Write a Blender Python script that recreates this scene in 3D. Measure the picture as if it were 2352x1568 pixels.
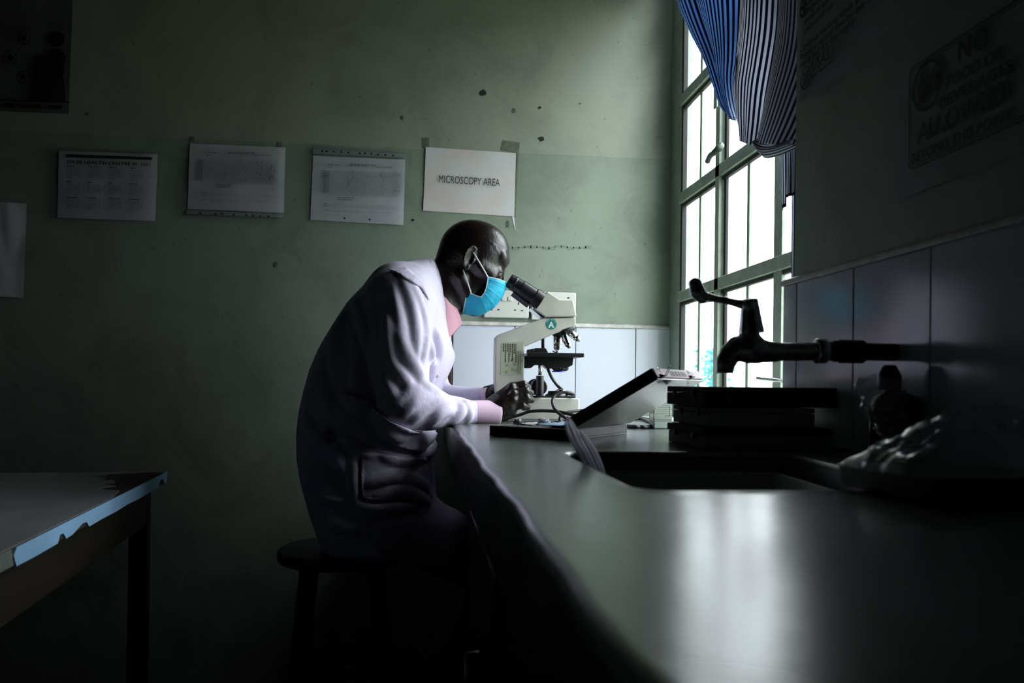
import bpy, bmesh, math, random
import numpy as np
from mathutils import Vector, Matrix, noise
from mathutils.bvhtree import BVHTree
random.seed(7)
rng = np.random.default_rng(7)
for o in list(bpy.data.objects): bpy.data.objects.remove(o, do_unlink=True)
SC = bpy.context.scene
COL = SC.collection
PI = math.pi

# ---------------------------------------------------------------- camera
EYE = np.array([0.0, 0.0, 0.9975])          # the counter top stands at z = 0.90
F, YAW, PITCH, ROLL, SY = 1920.5, 0.1065, 0.0055, -0.0126, 89.0
_w = np.array([math.sin(YAW)*math.cos(PITCH), math.cos(YAW)*math.cos(PITCH), math.sin(PITCH)])
_r = np.array([math.cos(YAW), -math.sin(YAW), 0.0]); _u = np.cross(_r, _w)
CR = math.cos(ROLL)*_r - math.sin(ROLL)*_u
CU = math.sin(ROLL)*_r + math.cos(ROLL)*_u
CW = _w
cam = bpy.data.objects.new('camera', bpy.data.cameras.new('camera')); COL.objects.link(cam)
cam.matrix_world = Matrix(((CR[0], CU[0], -CW[0], EYE[0]), (CR[1], CU[1], -CW[1], EYE[1]), (CR[2], CU[2], -CW[2], EYE[2]), (0, 0, 0, 1)))
cam.data.sensor_width = 36; cam.data.lens = F/2352*36; cam.data.shift_y = SY/2352
cam.data.clip_start = 0.01; cam.data.clip_end = 200
cam.data.dof.use_dof = True; cam.data.dof.focus_distance = 2.15; cam.data.dof.aperture_fstop = 5.0
SC.camera = cam

# ---------------------------------------------------------------- light and exposure
SC.view_settings.view_transform = 'Standard'; SC.view_settings.look = 'None'
SC.view_settings.gamma = 1.0; SC.view_settings.use_curve_mapping = False
SC.view_settings.exposure = 0.0
SC.cycles.use_denoising = True
SC.cycles.max_bounces = 6; SC.cycles.diffuse_bounces = 2; SC.cycles.glossy_bounces = 3
SC.cycles.transparent_max_bounces = 16
SC.cycles.sample_clamp_indirect = 4.0
world = bpy.data.worlds.new('overcast_sky'); SC.world = world; world.use_nodes = True
nt = world.node_tree; nt.nodes.clear()
_o = nt.nodes.new('ShaderNodeOutputWorld'); _b = nt.nodes.new('ShaderNodeBackground')
_tc = nt.nodes.new('ShaderNodeTexCoord'); _sx = nt.nodes.new('ShaderNodeSeparateXYZ'); _rp = nt.nodes.new('ShaderNodeValToRGB')
nt.links.new(_tc.outputs['Generated'], _sx.inputs[0]); nt.links.new(_sx.outputs['Z'], _rp.inputs[0])
nt.links.new(_rp.outputs[0], _b.inputs[0]); nt.links.new(_b.outputs[0], _o.inputs[0])
_rp.color_ramp.elements[0].position = 0.0; _rp.color_ramp.elements[0].color = (0.20, 0.212, 0.232, 1)   # overcast: horizon a third of the zenith
_rp.color_ramp.elements[1].position = 1.0; _rp.color_ramp.elements[1].color = (0.92, 0.97, 1.0, 1)
_b.inputs[1].default_value = 23.5
_pl = bpy.data.lights.new('window_portal', 'AREA'); _pl.shape = 'RECTANGLE'; _pl.size = 1.6; _pl.size_y = 1.15
_pl.cycles.is_portal = True
portal = bpy.data.objects.new('window_portal', _pl); COL.objects.link(portal)
portal.location = (0.86, 2.10, 1.72); portal.rotation_euler = (0, PI/2, 0)

# ---------------------------------------------------------------- helpers
def ray(px, py):
    return CW + CR*(px-1176)/F - CU*(py-784-SY)/F
def at(px, py, Y=None, X=None, Z=None):
    d = ray(px, py)
    if Y is not None: t = (Y-EYE[1])/d[1]
    elif X is not None: t = (X-EYE[0])/d[0]
    else: t = (Z-EYE[2])/d[2]
    return EYE + d*t
def V(p): return Vector((float(p[0]), float(p[1]), float(p[2])))

def link(o, parent=None):
    COL.objects.link(o)
    if parent is not None: o.parent = parent
    return o
def tag(o, label=None, cat=None, group=None, kind=None):
    if label: o['label'] = label
    if cat: o['category'] = cat
    if group: o['group'] = group
    if kind: o['kind'] = kind
    return o
def empty(name, loc, label=None, cat=None, group=None, kind=None):
    o = bpy.data.objects.new(name, None); o.empty_display_size = 0.05
    o.location = V(loc); link(o); tag(o, label, cat, group, kind)
    bpy.context.view_layer.update()
    return o
def adopt(o, parent):
    """keep world placement while parenting (parents here are never rotated)"""
    if parent is not None:
        off = parent.location.copy(); p = parent.parent
        while p is not None: off += p.location; p = p.parent
        o.parent = parent; o.location = o.location - off
    return o
class MB:
    def __init__(s): s.v = []; s.f = []
    def add(s, vs, fs):
        n = len(s.v); s.v += [tuple(map(float, q)) for q in vs]; s.f += [tuple(i+n for i in f) for f in fs]; return s
    def box(s, lo, hi, M=None):
        x0, y0, z0 = lo; x1, y1, z1 = hi
        vs = [(x0,y0,z0),(x1,y0,z0),(x1,y1,z0),(x0,y1,z0),(x0,y0,z1),(x1,y0,z1),(x1,y1,z1),(x0,y1,z1)]
        if M is not None: vs = [tuple(M @ Vector(q)) for q in vs]
        return s.add(vs, [(0,3,2,1),(4,5,6,7),(0,1,5,4),(1,2,6,5),(2,3,7,6),(3,0,4,7)])
    def prism(s, pts, off):
        """closed polygon pts (3D) extruded by vector off"""
        n = len(pts); a = [np.array(p, float) for p in pts]; b = [p+np.array(off, float) for p in a]
        nrm = sum((np.cross(a[i], a[(i+1) % n]) for i in range(n)), np.zeros(3))
        fs = [tuple(range(n))[::-1], tuple(range(n, 2*n))] + [(i, (i+1) % n, n+(i+1) % n, n+i) for i in range(n)]
        if np.dot(nrm, np.array(off, float)) < 0: fs = [f[::-1] for f in fs]
        return s.add(a+b, fs)
    def tube(s, pts, r, n=10, cap=True):
        pts = [np.array(p, float) for p in pts]; m = len(pts)
        rs = r if isinstance(r, (list, tuple)) else [r]*m
        prev = None; rings = []
        for i, p in enumerate(pts):
            t = pts[min(i+1, m-1)]-pts[max(i-1, 0)]; t /= np.linalg.norm(t)+1e-12
            if prev is None:
                a = np.array([0, 0, 1.0]) if abs(t[2]) < .9 else np.array([1.0, 0, 0])
                e1 = np.cross(t, a)
            else: e1 = prev-t*np.dot(prev, t)
            e1 /= np.linalg.norm(e1); e2 = np.cross(t, e1); prev = e1
            rings.append([p+rs[i]*(math.cos(k*2*PI/n)*e1+math.sin(k*2*PI/n)*e2) for k in range(n)])
        vs = [q for R in rings for q in R]
        fs = [(i*n+k, i*n+(k+1) % n, (i+1)*n+(k+1) % n, (i+1)*n+k) for i in range(m-1) for k in range(n)]
        if cap: fs += [tuple(range(n))[::-1], tuple((m-1)*n+k for k in range(n))]
        return s.add(vs, fs)
    def lathe(s, prof, c, ax=(0,0,1), n=24, cap=True):
        """prof: (radius, height) pairs along axis ax from point c"""
        ax = np.array(ax, float); ax /= np.linalg.norm(ax)
        a = np.array([1.0, 0, 0]) if abs(ax[0]) < .9 else np.array([0, 1.0, 0])
        e1 = np.cross(ax, a); e1 /= np.linalg.norm(e1); e2 = np.cross(ax, e1); c = np.array(c, float)
        vs = [c+ax*h+r*(math.cos(k*2*PI/n)*e1+math.sin(k*2*PI/n)*e2) for r, h in prof for k in range(n)]
        m = len(prof)
        fs = [(i*n+k, i*n+(k+1) % n, (i+1)*n+(k+1) % n, (i+1)*n+k) for i in range(m-1) for k in range(n)]
        if cap: fs += [tuple(range(n))[::-1], tuple((m-1)*n+k for k in range(n))]
        return s.add(vs, fs)
    def build(s, name, m, parent=None, bevel=0, smooth=False, seg=2, local=False):
        me = bpy.data.meshes.new(name); me.from_pydata(s.v, [], s.f); me.update()
        o = bpy.data.objects.new(name, me)
        if m: me.materials.append(m)
        if smooth: me.shade_smooth()
        # put the origin at the piece's own base centre
        if not local and len(s.v):
            a = np.array(s.v); c = Vector(((a[:,0].min()+a[:,0].max())/2, (a[:,1].min()+a[:,1].max())/2, a[:,2].min()))
            me.transform(Matrix.Translation(-c)); o.location = c
        link(o); adopt(o, parent)
        if bevel:
            b = o.modifiers.new('bevel', 'BEVEL'); b.width = bevel; b.segments = seg; b.limit_method = 'ANGLE'; b.angle_limit = 0.6
            b.harden_normals = False
            me.shade_smooth()
            if hasattr(me, 'shade_smooth'):
                e = o.modifiers.new('wn', 'WEIGHTED_NORMAL'); e.keep_sharp = True
        return o
def grid_obj(name, P, m, parent=None, uv=None, thick=0, closed_u=False, smooth=True, subd=0):
    """P: array (nu, nv, 3)"""
    nu, nv, _ = P.shape
    vs = P.reshape(-1, 3); fs = []
    for i in range(nu-(0 if closed_u else 1)):
        for j in range(nv-1):
            a = i*nv+j; b = ((i+1) % nu)*nv+j
            fs.append((a, b, b+1, a+1))
    me = bpy.data.meshes.new(name); me.from_pydata([tuple(map(float, q)) for q in vs], [], fs); me.update()
    if uv is not None:
        l = me.uv_layers.new(name='UVMap'); U = uv.reshape(-1, 2)
        for lp in me.loops: l.data[lp.index].uv = U[lp.vertex_index]
    if smooth: me.shade_smooth()
    me.materials.append(m)
    c = Vector(tuple(map(float, (vs[:,0].mean(), vs[:,1].mean(), vs[:,2].min()))))
    me.transform(Matrix.Translation(-c))
    o = bpy.data.objects.new(name, me); o.location = c; link(o); adopt(o, parent)
    if thick:
        s = o.modifiers.new('thickness', 'SOLIDIFY'); s.thickness = thick; s.offset = 0
    if subd:
        s = o.modifiers.new('sub', 'SUBSURF'); s.levels = subd; s.render_levels = subd
    return o
def catmull(pts, n=8):
    pts = [np.array(p, float) for p in pts]; out = []
    for i in range(len(pts)-1):
        p0 = pts[max(i-1, 0)]; p1 = pts[i]; p2 = pts[i+1]; p3 = pts[min(i+2, len(pts)-1)]
        for k in range(n):
            t = k/n
            out.append(.5*((2*p1)+(-p0+p2)*t+(2*p0-5*p1+4*p2-p3)*t*t+(-p0+3*p1-3*p2+p3)*t**3))
    out.append(pts[-1]); return out
def resample(pts, n):
    pts = np.array(pts, float); d = np.r_[0, np.cumsum(np.linalg.norm(np.diff(pts, axis=0), axis=1))]
    t = np.linspace(0, d[-1], n)
    return np.stack([np.interp(t, d, pts[:, k]) for k in range(pts.shape[1])], 1)

# ---------------------------------------------------------------- materials
def N(nt, t, **k):
    n = nt.nodes.new('ShaderNode'+t)
    for a, v in k.items(): setattr(n, a, v)
    return n
def mat(name, col, rough=.5, metal=0, spec=.5, var=0, vscale=8, bump=0, bscale=40, col2=None, trans=0, coat=0, sheen=0, detail=6, alpha=1, stretch=None):
    m = bpy.data.materials.new(name); m.use_nodes = True; nt = m.node_tree
    b = nt.nodes['Principled BSDF']
    b.inputs['Base Color'].default_value = (*col, 1); b.inputs['Roughness'].default_value = rough
    b.inputs['Metallic'].default_value = metal; b.inputs['Specular IOR Level'].default_value = spec
    b.inputs['Coat Weight'].default_value = coat; b.inputs['Sheen Weight'].default_value = sheen
    b.inputs['Alpha'].default_value = alpha
    tc = N(nt, 'TexCoord'); src = tc.outputs['Object']
    if stretch:
        mp = N(nt, 'Mapping'); mp.inputs['Scale'].default_value = stretch; nt.links.new(src, mp.inputs[0]); src = mp.outputs[0]
    if var or col2:
        nz = N(nt, 'TexNoise'); nz.inputs['Scale'].default_value = vscale; nz.inputs['Detail'].default_value = detail
        nz.inputs['Roughness'].default_value = .6
        nt.links.new(src, nz.inputs['Vector'])
        r = N(nt, 'ValToRGB'); r.color_ramp.elements[0].position = .36; r.color_ramp.elements[1].position = .66
        c2 = col2 or tuple(c*(1-var) for c in col)
        r.color_ramp.elements[0].color = (*c2, 1); r.color_ramp.elements[1].color = (*(col if col2 else tuple(min(1, c*(1+var*.5)) for c in col)), 1)
        nt.links.new(nz.outputs['Fac'], r.inputs[0]); nt.links.new(r.outputs[0], b.inputs['Base Color'])
        ma = N(nt, 'MapRange'); ma.inputs[3].default_value = max(0.02, rough*.8); ma.inputs[4].default_value = min(1, rough*1.2)
        nt.links.new(nz.outputs['Fac'], ma.inputs[0]); nt.links.new(ma.outputs[0], b.inputs['Roughness'])
    if bump:
        n2 = N(nt, 'TexNoise'); n2.inputs['Scale'].default_value = bscale; n2.inputs['Detail'].default_value = 5
        nt.links.new(src, n2.inputs['Vector'])
        bp = N(nt, 'Bump'); bp.inputs['Strength'].default_value = bump; bp.inputs['Distance'].default_value = .01
        nt.links.new(n2.outputs['Fac'], bp.inputs['Height']); nt.links.new(bp.outputs[0], b.inputs['Normal'])
    return m
def film_mat(name, tint=(.95,.97,1), gloss=.35, rough=.12, white=0.06):
    """thin clear film: mostly transparent, glossy at grazing angles"""
    m = bpy.data.materials.new(name); m.use_nodes = True; nt = m.node_tree; nt.nodes.clear()
    o = N(nt, 'OutputMaterial'); t = N(nt, 'BsdfTransparent'); t.inputs[0].default_value = (*tint, 1)
    g = N(nt, 'BsdfGlossy'); g.inputs['Roughness'].default_value = rough
    d0 = N(nt, 'BsdfDiffuse'); d0.inputs[0].default_value = (.85, .85, .9, 1); d1 = N(nt, 'BsdfTranslucent'); d1.inputs[0].default_value = (.85, .85, .95, 1)
    d = N(nt, 'MixShader'); d.inputs[0].default_value = .6; nt.links.new(d0.outputs[0], d.inputs[1]); nt.links.new(d1.outputs[0], d.inputs[2])
    lf_ = N(nt, 'LayerWeight'); lf_.inputs[0].default_value = .5
    pw = N(nt, 'Math', operation='POWER'); pw.inputs[1].default_value = 2.5; nt.links.new(lf_.outputs['Facing'], pw.inputs[0])
    lw = N(nt, 'Math', operation='MULTIPLY_ADD'); lw.inputs[1].default_value = .8; lw.inputs[2].default_value = gloss*.2; nt.links.new(pw.outputs[0], lw.inputs[0])
    mx = N(nt, 'MixShader'); m2 = N(nt, 'MixShader'); m2.inputs[0].default_value = white
    nt.links.new(lw.outputs[0], mx.inputs[0]); nt.links.new(t.outputs[0], mx.inputs[1]); nt.links.new(g.outputs[0], mx.inputs[2])
    nt.links.new(mx.outputs[0], m2.inputs[1]); nt.links.new(d.outputs[0], m2.inputs[2]); nt.links.new(m2.outputs[0], o.inputs[0])
    return m
M = {}
def wall_mat():
    m = bpy.data.materials.new('green_wall_paint'); m.use_nodes = True; nt = m.node_tree; b = nt.nodes['Principled BSDF']
    g = N(nt, 'NewGeometry'); s = N(nt, 'SeparateXYZ'); nt.links.new(g.outputs['Position'], s.inputs[0])
    nz = N(nt, 'TexNoise'); nz.inputs['Scale'].default_value = 1.7; nz.inputs['Detail'].default_value = 8; nz.inputs['Roughness'].default_value = .65
    nt.links.new(g.outputs['Position'], nz.inputs['Vector'])
    wob = N(nt, 'Math', operation='MULTIPLY_ADD'); wob.inputs[1].default_value = .012; nt.links.new(nz.outputs[0], wob.inputs[0]); nt.links.new(s.outputs['Z'], wob.inputs[2])
    gt = N(nt, 'Math', operation='GREATER_THAN'); gt.inputs[1].default_value = 1.757; nt.links.new(wob.outputs[0], gt.inputs[0])
    mx = N(nt, 'Mix', data_type='RGBA'); mx.inputs[6].default_value = (.255, .305, .245, 1); mx.inputs[7].default_value = (.32, .345, .285, 1)
    nt.links.new(gt.outputs[0], mx.inputs[0])
    # smears and scuffs
    n2 = N(nt, 'TexNoise'); n2.inputs['Scale'].default_value = 4.5; n2.inputs['Detail'].default_value = 10; n2.inputs['Roughness'].default_value = .7; n2.inputs['Distortion'].default_value = .6
    nt.links.new(g.outputs['Position'], n2.inputs['Vector'])
    r = N(nt, 'ValToRGB'); r.color_ramp.elements[0].position = .33; r.color_ramp.elements[0].color = (.80, .80, .80, 1)
    r.color_ramp.elements[1].position = .55; r.color_ramp.elements[1].color = (1, 1, 1, 1)
    nt.links.new(n2.outputs[0], r.inputs[0])
    mu = N(nt, 'Mix', data_type='RGBA', blend_type='MULTIPLY'); mu.inputs[0].default_value = 1
    nt.links.new(mx.outputs[2], mu.inputs[6]); nt.links.new(r.outputs[0], mu.inputs[7])
    n3 = N(nt, 'TexNoise'); n3.inputs['Scale'].default_value = 60; n3.inputs['Detail'].default_value = 3
    nt.links.new(g.outputs['Position'], n3.inputs['Vector'])
    r3 = N(nt, 'ValToRGB'); r3.color_ramp.elements[0].position = .25; r3.color_ramp.elements[0].color = (.5, .5, .45, 1); r3.color_ramp.elements[1].position = .31; r3.color_ramp.elements[1].color = (1, 1, 1, 1)
    nt.links.new(n3.outputs[0], r3.inputs[0])
    m3 = N(nt, 'Mix', data_type='RGBA', blend_type='MULTIPLY'); m3.inputs[0].default_value = .6
    nt.links.new(mu.outputs[2], m3.inputs[6]); nt.links.new(r3.outputs[0], m3.inputs[7])
    nt.links.new(m3.outputs[2], b.inputs['Base Color'])
    b.inputs['Roughness'].default_value = .5; b.inputs['Specular IOR Level'].default_value = .3
    n4 = N(nt, 'TexNoise'); n4.inputs['Scale'].default_value = 9; n4.inputs['Detail'].default_value = 6; nt.links.new(g.outputs['Position'], n4.inputs['Vector'])
    bp = N(nt, 'Bump'); bp.inputs['Strength'].default_value = .18; bp.inputs['Distance'].default_value = .015
    nt.links.new(n4.outputs[0], bp.inputs['Height']); nt.links.new(bp.outputs[0], b.inputs['Normal'])
    return m
M['wall'] = wall_mat()
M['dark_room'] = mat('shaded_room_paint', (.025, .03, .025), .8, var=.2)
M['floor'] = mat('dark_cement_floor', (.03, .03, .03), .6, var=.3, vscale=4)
M['tile'] = mat('white_glazed_tile', (.62, .66, .74), .15, var=.04, vscale=3, spec=.35, bump=.03, bscale=6)
M['grout'] = mat('dirty_grout', (.10, .09, .06), .9)
M['trim'] = mat('cream_trim', (.55, .54, .50), .45, var=.25, vscale=40)
M['winpaint'] = mat('green_window_paint', (.34, .42, .33), .45, var=.2, vscale=30, bump=.1, bscale=60)
M['rebate'] = mat('black_window_putty', (.012, .014, .012), .7, var=.4, vscale=60)
M['wood_dark'] = mat('dark_stained_wood', (.055, .025, .012), .45, var=.3, vscale=6, stretch=(1, 1, 8))
M['worktop'] = None
M['white'] = mat('white_plastic', (.62, .63, .58), .3, var=.05)
M['slot'] = mat('black_slot', (.004, .004, .004), .6)
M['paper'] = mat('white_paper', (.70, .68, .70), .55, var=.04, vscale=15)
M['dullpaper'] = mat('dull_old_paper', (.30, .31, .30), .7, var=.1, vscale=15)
M['sign'] = mat('laminated_sign', (.66, .70, .72), .3, col2=(.70, .62, .60), vscale=7, coat=.4, detail=2)
M['ink'] = mat('black_print', (.02, .02, .02), .6)
M['ink2'] = mat('grey_print', (.25, .25, .27), .6)
M['pen'] = mat('blue_pen', (.16, .18, .30), .6)
M['sleeve'] = film_mat('plastic_sleeve', gloss=.2, rough=.2, white=.05)
M['chrome'] = mat('tarnished_chrome', (.68, .66, .68), .27, metal=1, var=.15, vscale=20)
M['steel'] = mat('polished_steel', (.62, .62, .63), .14, metal=1)
M['rust'] = mat('rusty_iron', (.05, .03, .02), .75, var=.5, vscale=60, bump=.6, bscale=120)
M['black'] = mat('black_enamel', (.008, .008, .009), .35)
M['blackmat'] = mat('black_box_board', (.012, .012, .011), .6, var=.3, vscale=30, bump=.1, bscale=80)
M['scope'] = mat('cream_enamel', (.55, .55, .48), .32, var=.08, vscale=25)
M['cable'] = mat('black_cable', (.015, .015, .016), .4)
M['skin'] = mat('dark_skin', (.014, .0085, .0075), .30, var=.25, vscale=30, bump=.12, bscale=160, spec=.5)
M['coatcloth'] = mat('white_coat_cotton', (.70, .64, .82), .85, var=.04, vscale=12, bump=.45, bscale=22, sheen=.15)
M['pink'] = mat('pink_shirt_cotton', (.80, .42, .52), .85, bump=.06, bscale=400)
M['cuffpink'] = mat('pale_pink_cuff', (.84, .60, .76), .85, bump=.06, bscale=400)
M['trouser'] = mat('dark_trousers', (.012, .012, .014), .85)
M['leather'] = mat('black_leather', (.01, .01, .01), .4)
M['mask'] = mat('blue_nonwoven', (.025, .50, .78), .7, var=.05, vscale=40, bump=.08, bscale=300)
M['maskedge'] = mat('pale_mask_binding', (.60, .78, .86), .7)
M['loop'] = mat('white_elastic', (.85, .87, .88), .8)

# ================================================================ room
XW, D, CT, ZT, ZP = 0.6766, 2.696, 0.90, 1.2012, 1.7507
XWIN = 0.82
XE = 0.0718
YJ = float(at(1828, 300, X=XW)[1])      # near edge of the window opening
YT = float(at(1808, 760, X=XW)[1])      # tiles run a little past it
CEIL = 2.75; XL = -2.4; YB = -1.6
def structure(mb, name, m, parent=None, **k):
    o = mb.build(name, m, parent, **k)
    if parent is None: tag(o, kind='structure')
    return o
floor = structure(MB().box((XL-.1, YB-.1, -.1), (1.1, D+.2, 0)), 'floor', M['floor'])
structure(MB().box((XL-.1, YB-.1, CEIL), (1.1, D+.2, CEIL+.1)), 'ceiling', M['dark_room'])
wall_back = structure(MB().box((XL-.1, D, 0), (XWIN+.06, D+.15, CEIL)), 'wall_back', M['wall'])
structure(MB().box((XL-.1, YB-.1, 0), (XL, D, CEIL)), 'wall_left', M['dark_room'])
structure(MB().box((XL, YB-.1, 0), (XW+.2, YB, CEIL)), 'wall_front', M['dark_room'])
wr = MB()
XO = XWIN+.06
wr.box((XW, YB, 0), (XO, YJ, CEIL))
wr.box((XW, YJ, 0), (XO, D, CT+.004))
wr.box((XW, YJ, 2.42), (XO, D, CEIL))
wr.box((XW, YJ, CT+.004), (XW+.10, YT, ZT-.012))
wall_right = structure(wr, 'wall_right', M['wall'])
# chips and nail holes in the plaster of the back wall
def blob(px, py, r, depth=.001, squash=1.0, name='plaster_chip', m=None, parent=None, seed=0):
    c = at(px, py, Y=D); rr = random.Random(seed+px)
    pts = [(c[0]+math.cos(a)*r*(.6+.7*rr.random()), D-depth*.9, c[2]+math.sin(a)*r*squash*(.6+.7*rr.random())) for a in np.linspace(0, 2*PI, 11)[:-1]]
    return MB().prism(pts, (0, depth, 0)).build(name, m or M['hole'], parent or wall_back)
M['hole'] = mat('dark_plaster_hole', (.02, .022, .018), .9)
M['scuff'] = mat('grey_scuff', (.12, .14, .115), .8, var=.4, vscale=80)
M['paintspot'] = mat('pale_paint_spot', (.34, .37, .33), .6)
for i, (x, y, r, q) in enumerate([(1110, 213, .011, 1), (1240, 247, .006, .8), (1243, 319, .010, .8), (1180, 255, .007, 1.2), (924, 270, .005, 1.6), (633, 607, .006, 1.6), (200, 262, .005, 1), (1165, 516, .007, 1.8), (948, 505, .005, .8), (1332, 238, .004, .8)]):
    blob(x, y, r, squash=q, seed=i, m=M['hole'] if i in (0, 1, 2, 8) else M['scuff'], name='nail_hole' if i in (0, 1) else 'plaster_chip')
sc = MB()
for i in range(14):
    x = 1170+i*14; c = at(x, 568+2*math.sin(i*1.3), Y=D); w = .012
    sc.box((c[0]-w, D-.0006, c[2]-.004-.003*math.sin(i*2.1)), (c[0]+w, D+.0004, c[2]+.004))
sc.build('old_tape_mark', M['scuff2'] if 'scuff2' in M else mat('faint_tape_mark', (.19, .25, .19), .6, var=.25, vscale=60), wall_back)

# ---- tiles: one object per tile
TZ0, TZ1 = CT+.002, ZT-.014
def tile(lo, hi, parent):
    return MB().box(lo, hi).build('tile', M['tile'], parent, bevel=.0015, seg=1)
gb = MB(); gb.box((XE+.02, D-.0045, TZ0), (XWIN-.004, D+.001, TZ1+.001)); gb.build('grout_bed', M['grout'], wall_back)
gr = MB(); gr.box((XW-.0045, YB+.3, TZ0), (XW+.001, YT, TZ1+.001)); gr.build('grout_bed', M['grout'], wall_right)
xs = [.0945]
while xs[-1] < XWIN-.01: xs.append(xs[-1]+.2)
rr = random.Random(3)
for i in range(len(xs)-1):
    a, b = xs[i]+.0012, min(xs[i+1]-.0012, XWIN-.006); p = rr.uniform(0, .0012)
    tile((a, D-.0085-p, TZ0), (b, D-.001, TZ1), wall_back)
ys = [YT, 1.4423+.0]
ys = [YT] + [1.4423-.2*k for k in range(0, 14)]
for i in range(len(ys)-1):
    b, a = ys[i]-.0012, ys[i+1]+.0012; p = rr.uniform(0, .0008)
    tile((XW-.0085-p, a, TZ0), (XW-.001, b, TZ1), wall_right)
def roundtrim(p0, p1, out, name, z0=TZ1, z1=ZT):
    """quarter-round trim on top of the tiles"""
    p0 = np.array(p0); p1 = np.array(p1); out = np.array(out, float); pr = []
    h = z1-z0
    for s_, t_ in [(0, 0), (.012, 0), (.012, h*.35), (.010, h*.7), (.006, h*.93), (0, h)]:
        pr.append((s_, t_))
    return MB().prism([p0+out*s_+np.array([0, 0, t_]) for s_, t_ in pr], p1-p0).build(name, M['trim'], None, bevel=.001, seg=1)
t1 = roundtrim((XE+.02, D-.0005, TZ1), (XWIN-.004, D-.0005, TZ1), (0, -1, 0), 'trim_1'); tag(t1, kind='structure')
t2 = roundtrim((XW-.0005, YB+.3, TZ1), (XW-.0005, YT+.004, TZ1), (-1, 0, 0), 'trim_2'); tag(t2, kind='structure')
st = MB().box((XE+.004, D-.02, CT), (XE+.0205, D, TZ1)).build('trim_3', M['wood_dark'], None, bevel=.002); tag(st, kind='structure')

# ---- window
win = empty('window_1', (XWIN, (YJ+D)/2, CT), kind='structure')
def yat(px, py=600): return float(at(px, py, X=XWIN)[1])
ZB1 = float(at(1565, 243, X=XWIN)[2]); ZB2 = float(at(1562, 466, X=XWIN)[2]); ZB3 = float(at(1700, 640, X=XWIN)[2])
ZS = CT+.03; ZTOP = 2.40
Z = [ZS, ZB3, ZB2, (ZB1+ZB2+.30)/2, 0, 0]; Z[3] = ZB2+(ZB2-ZB3); Z[4] = Z[3]+(ZB2-ZB3); Z[5] = ZTOP
Yf = yat(1569); Yg1 = yat(1610.5); Ym = yat(1664); Yg2 = yat(1722); Yp = yat(1800); Yg3 = Yp-(Yg2-Yp); Yn = YJ+.01
print('window Y', Yf, Yg1, Ym, Yg2, Yp, Yg3, Yn, 'Z', Z)
def bar(name, lo, hi, bevel=.001, m='winpaint'): return MB().box(lo, hi).build(name, M[m], win, bevel=bevel, seg=1)
# frame against the walls, sill and head
bar('jamb', (XWIN-.012, Yf-.012, CT+.004), (XWIN+.02, D-.0005, 2.42))
bar('jamb', (XWIN-.02, YJ+.0005, CT+.004), (XWIN+.02, YJ+.03, 2.42))
bar('sill', (XWIN-.03, YJ+.03, CT+.004), (XWIN+.03, Yf-.012, ZS))
bar('head', (XWIN-.02, YJ+.03, ZTOP), (XWIN+.02, Yf-.012, 2.42))
# tall mullions with a projecting web that stays dark on its far side
bar('mullion', (XWIN-.022, Ym-.010, ZS), (XWIN-.004, Ym+.020, ZTOP))
bar('mullion', (XWIN-.014, Yp-.020, ZS), (XWIN-.003, Yp+.024, ZTOP))
bar('putty_line', (XWIN-.008, Ym-.026, ZS+.002), (XWIN+.0008, Ym-.012, Z[5]-.002), m='rebate')
bar('putty_line', (XWIN-.014, Yf-.028, ZS+.002), (XWIN+.0008, Yf-.012, Z[5]-.002), m='rebate')
for y in (Yg1, Yg2, Yg3):
    bar('glazing_bar', (XWIN-.006, y-.0075, ZS), (XWIN+.0008, y+.0075, ZTOP))
for z in Z[1:5]:
    bar('rail', (XWIN-.022, YJ+.03, z-.016), (XWIN-.010, Yf-.012, z+.016))
    bar('rail_rebate', (XWIN-.012, YJ+.03, z-.026), (XWIN+.0008, Yf-.012, z-.010), m='rebate')
yy = [Yn+.02, Yg3, Yp, Yg2, Ym, Yg1, Yf-.02]
pm = bpy.data.materials.new('window_glass'); pm.use_nodes = True; nt = pm.node_tree; nt.nodes.clear()
_o = N(nt, 'OutputMaterial'); t = N(nt, 'BsdfTransparent'); t.inputs[0].default_value = (.97, .985, .98, 1); g = N(nt, 'BsdfGlossy'); g.inputs['Roughness'].default_value = .02
lw0 = N(nt, 'LayerWeight'); lw0.inputs[0].default_value = .5; lw = N(nt, 'Math', operation='POWER'); lw.inputs[1].default_value = 5.0; nt.links.new(lw0.outputs['Facing'], lw.inputs[0]); mx = N(nt, 'MixShader')
nt.links.new(lw.outputs[0], mx.inputs[0]); nt.links.new(t.outputs[0], mx.inputs[1]); nt.links.new(g.outputs[0], mx.inputs[2]); nt.links.new(mx.outputs[0], _o.inputs[0])
for i in range(6):
    for k in range(5):
        MB().box((XWIN+.001, yy[i]+.001, Z[k]+.001), (XWIN+.004, yy[i+1]-.001, Z[k+1]-.001)).build('pane', pm, win)
# casement fastener
hp = [at(1657, 333, X=XWIN-.045), at(1650, 341, X=XWIN-.055), at(1640, 351, X=XWIN-.06), at(1631, 358, X=XWIN-.06), at(1625, 371, X=XWIN-.058)]
h = MB(); h.tube(catmull(hp, 4), [.0085]*9+[.0075]*8, 8)
h.tube([at(1650, 341, X=XWIN-.03), at(1650, 341, X=XWIN-.062)], .010, 10)
h.build('window_handle', mat('dull_green_iron', (.05, .065, .05), .5), win, smooth=True)
MB().box((XWIN-.034, Ym-.016, Z[2]+.17), (XWIN-.029, Ym+.008, Z[2]+.30)).build('handle_plate', M['winpaint'], win, bevel=.002)
# stay bar across the lowest panes
s0, s1 = at(1740, 868, X=XWIN-.05), at(1812, 876, X=XWIN-.05)
MB().tube([s0, s1, s1+(s1-s0)*.6], .0042, 8).build('stay_bar', M['steel'], win, smooth=True)

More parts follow.
